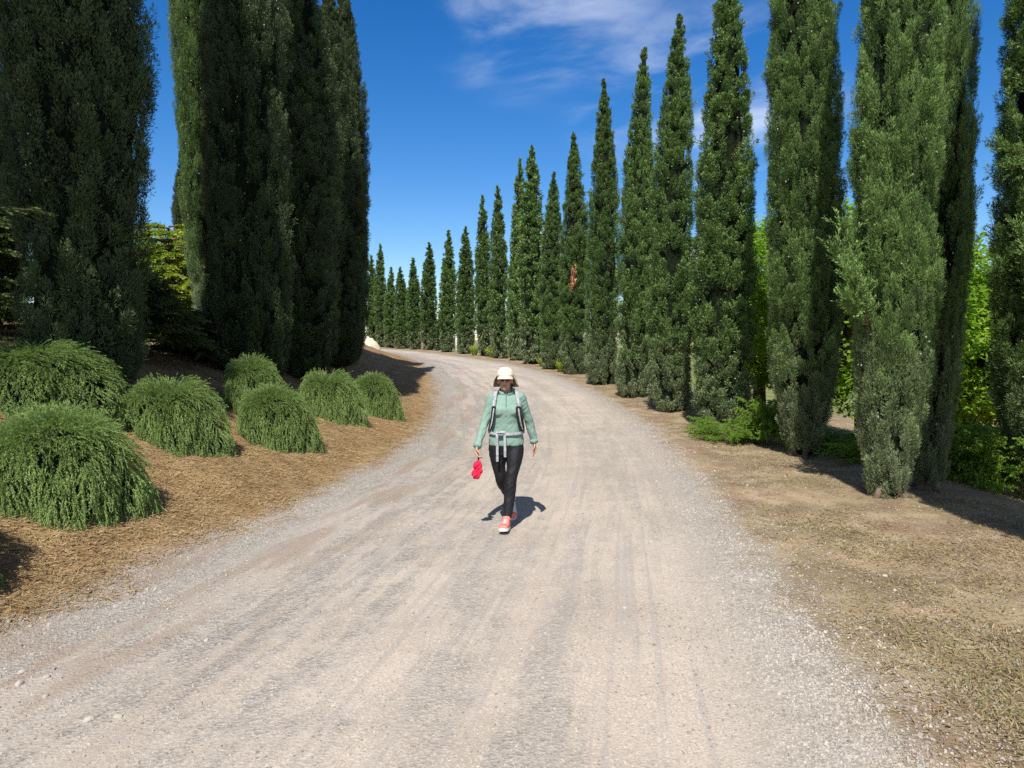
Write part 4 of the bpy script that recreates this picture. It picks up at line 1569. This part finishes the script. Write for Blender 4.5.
# neck flap round the sides and back
mb = MB()
na, nz = 33, 8
A_ = np.linspace(-2.15, 2.15, na)
V = []
for side in (0, 1):
    for k in range(nz):
        f = k / (nz - 1)
        for a in A_:
            rr = .092 + .038 * f ** .8 + .008 * f * math.sin(a * 5) - .005 * side
            lo_ = .25 + .75 * (1 - (abs(a) / 2.16) ** 5) ** .5
            V.append((HC[0] + math.sin(a) * rr, HC[1] + .012 + math.cos(a) * (rr + .014), HC[2] + .058 - .135 * f * lo_))
V = np.array(V)
n1 = nz * na
i = np.arange(nz - 1)[:, None] * na
j = np.arange(na - 1)[None, :]
F = np.stack([i + j, i + j + 1, i + na + j + 1, i + na + j], -1).reshape(-1, 4)
e0 = (nz - 1) * na
rim = [(e0 + k, e0 + k + 1, e0 + k + 1 + n1, e0 + k + n1) for k in range(na - 1)]
rim += [(k * na, (k + 1) * na, (k + 1) * na + n1, k * na + n1) for k in range(nz - 1)]
rim += [(k * na + na - 1, (k + 1) * na + na - 1, (k + 1) * na + na - 1 + n1, k * na + na - 1 + n1) for k in range(nz - 1)]
mb.quads(V, np.vstack([F, F[:, ::-1] + n1, np.array(rim)]), .5, 0, True)
child('neck_flap', mb.mesh('neck_flap', M['flap']), cap)

mb = MB()
for s in (-1, 1):
    ball(mb, HC + (s * .031 - .003, -.088 + .004, .014), (.027, .011, .019), 14)
mb.tube([HC + (-.012, -.097, .020), HC + (.006, -.097, .020)], [.004, .004], 6)
for s in (-1, 1):
    mb.tube([HC + (s * .056 - .002, -.080, .018), HC + (s * .078, -.04, .016), HC + (s * .082, .02, .010)], [.004, .003, .003], 6)
child('sunglasses', mb.mesh('sunglasses', M['lens']), per)

# backpack with shoulder straps and hip belt
bp = empty('backpack', (PX, PY, gz(PX, PY)), 0, 'grey hiking backpack with pale straps worn by the walking woman', 'backpack')


def ribbon(mb, pts, width, thick, nrm_fn, n=26, mat=0, tint=.5):
    p = curve_pts(pts, n)
    tan = unit(np.gradient(p, axis=0))
    nm = unit(np.array([nrm_fn(q) for q in p]))
    sd = unit(np.cross(tan, nm))
    nm = np.cross(sd, tan)
    wv = np.broadcast_to(np.asarray(width, float), (n,)) if np.ndim(width) == 0 else np.interp(np.linspace(0, 1, n), np.linspace(0, 1, len(width)), width)
    a = p + sd * wv[:, None] * .5 + nm * thick
    b = p - sd * wv[:, None] * .5 + nm * thick
    c = p - sd * wv[:, None] * .5
    d = p + sd * wv[:, None] * .5
    V = np.stack([a, b, c, d], 1).reshape(-1, 3)
    F = []
    for k in range(n - 1):
        for q in range(4):
            F.append((4 * k + q, 4 * k + (q + 1) % 4, 4 * k + 4 + (q + 1) % 4, 4 * k + 4 + q))
    F += [(0, 3, 2, 1), (4 * n - 4, 4 * n - 3, 4 * n - 2, 4 * n - 1)]
    mb.quads(V, F, tint, mat, False)


def body_out(q):
    d = np.array((q[0] * .5, q[1] - .0, max(0, (q[2] - 1.30)) * 3))
    return d


pk = MB()
rings(pk, [(0, .215, .93, .115, .070), (0, .220, .96, .140, .092), (0, .225, 1.10, .150, .105), (0, .225, 1.25, .145, .100), (0, .215, 1.36, .125, .085), (0, .200, 1.41, .080, .050)], 24)
child('pack_bag', fuse(pk, 'pack_bag', M['packgrey'], .012, 6, .012, 7), bp)
for s in (-1, 1):
    mb = MB()
    path = [(s * .095, .120, 1.345), (s * .098, .055, 1.382), (s * .103, -.030, 1.370), (s * .114, -.102, 1.290), (s * .122, -.130, 1.210)]
    ribbon(mb, path, [.028, .030, .032, .031, .030], .010, body_out)
    st = child('shoulder_strap', mb.mesh('shoulder_strap', M['strapgrey']), bp)
    mb = MB()
    path = [(s * .120, -.122, 1.235), (s * .128, -.130, 1.165), (s * .142, -.108, 1.080), (s * .160, -.070, 1.010), (s * .170, .02, .985)]
    ribbon(mb, path, [.056, .066, .060, .045, .030] if s == 1 else [.040, .036, .034, .034, .028], .018, body_out)
    child('strap_pad', mb.mesh('strap_pad', M['black']), st)
    mb = MB()
    ribbon(mb, [(s * .117, -.118, 1.29), (s * .126, -.151, 1.19), (s * .145, -.128, 1.07), (s * .166, -.082, 1.0)], .012, .006, body_out)
    child('webbing', mb.mesh('webbing', M['strapgrey']), st)
    mb = MB()
    ball(mb, (s * .122, -.144, 1.235), (.020, .010, .014), 10)
    child('buckle', mb.mesh('buckle', M['black']), st)
mb = MB()
A_ = np.linspace(-2.6, 2.6, 30)
ribbon(mb, [(math.sin(a) *   .178, .004 - math.cos(a) * .136, .975 - .012 * math.cos(a)) for a in A_], .026, .010, lambda q: np.array((q[0], q[1], 0)), 60)
belt = child('hip_belt', mb.mesh('hip_belt', M['strapgrey']), bp)
mb = MB()
mb.tube([(-.088, -.150, .965), (-.020, -.158, .965)], [.020, .020], 8, flat=.4, up=(0, 1, 0))
child('buckle', mb.mesh('buckle', M['packgrey']), belt)
for x, z1 in ((-.094, .690), (-.016, .735)):
    mb = MB()
    ribbon(mb, [(x, -.152, .975), (x + .002, -.160, .90), (x + .004, -.158, .82), (x + .004, -.155, z1)], .024, .005, lambda q: np.array((0, -1.0, 0)), 16)
    child('strap_end', mb.mesh('strap_end', M['strapgrey']), belt)
mb = MB()
ribbon(mb, [(-.100, -.154, .985), (-.055, -.165, .992), (-.010, -.158, .985)], .024, .006, lambda q: np.array((0, -1.0, .1)), 12)
child('belt_loop', mb.mesh('belt_loop', M['strapgrey']), belt)

# red pouch dangling from the forward hand
po = empty('red_pouch', (PX + grip[0], PY + grip[1], gz(PX, PY) + grip[2]), 0, 'small crumpled red nylon pouch hanging from the walking woman’s hand', 'pouch')
mb = MB()
mb.tube([(0, 0, .012), (.002, 0, -.03), (.0, 0, -.065)], [.009, .008, .008], 8)
child('loop', mb.mesh('loop', M['black']), po)
mb = MB()
ball(mb, (-.004, 0, -.105), (.042, .034, .052), 16)
ball(mb, (-.024, .0, -.190), (.040, .034, .044), 16)
mb.tube([(0, 0, -.06), (-.012, 0, -.15), (-.024, 0, -.20)], [.022, .028, .024], 12)
ball(mb, (.016, .0, -.135), (.026, .028, .034), 12)
child('bag', fuse(mb, 'bag', M['red'], .006, 1, .030, 9), po)
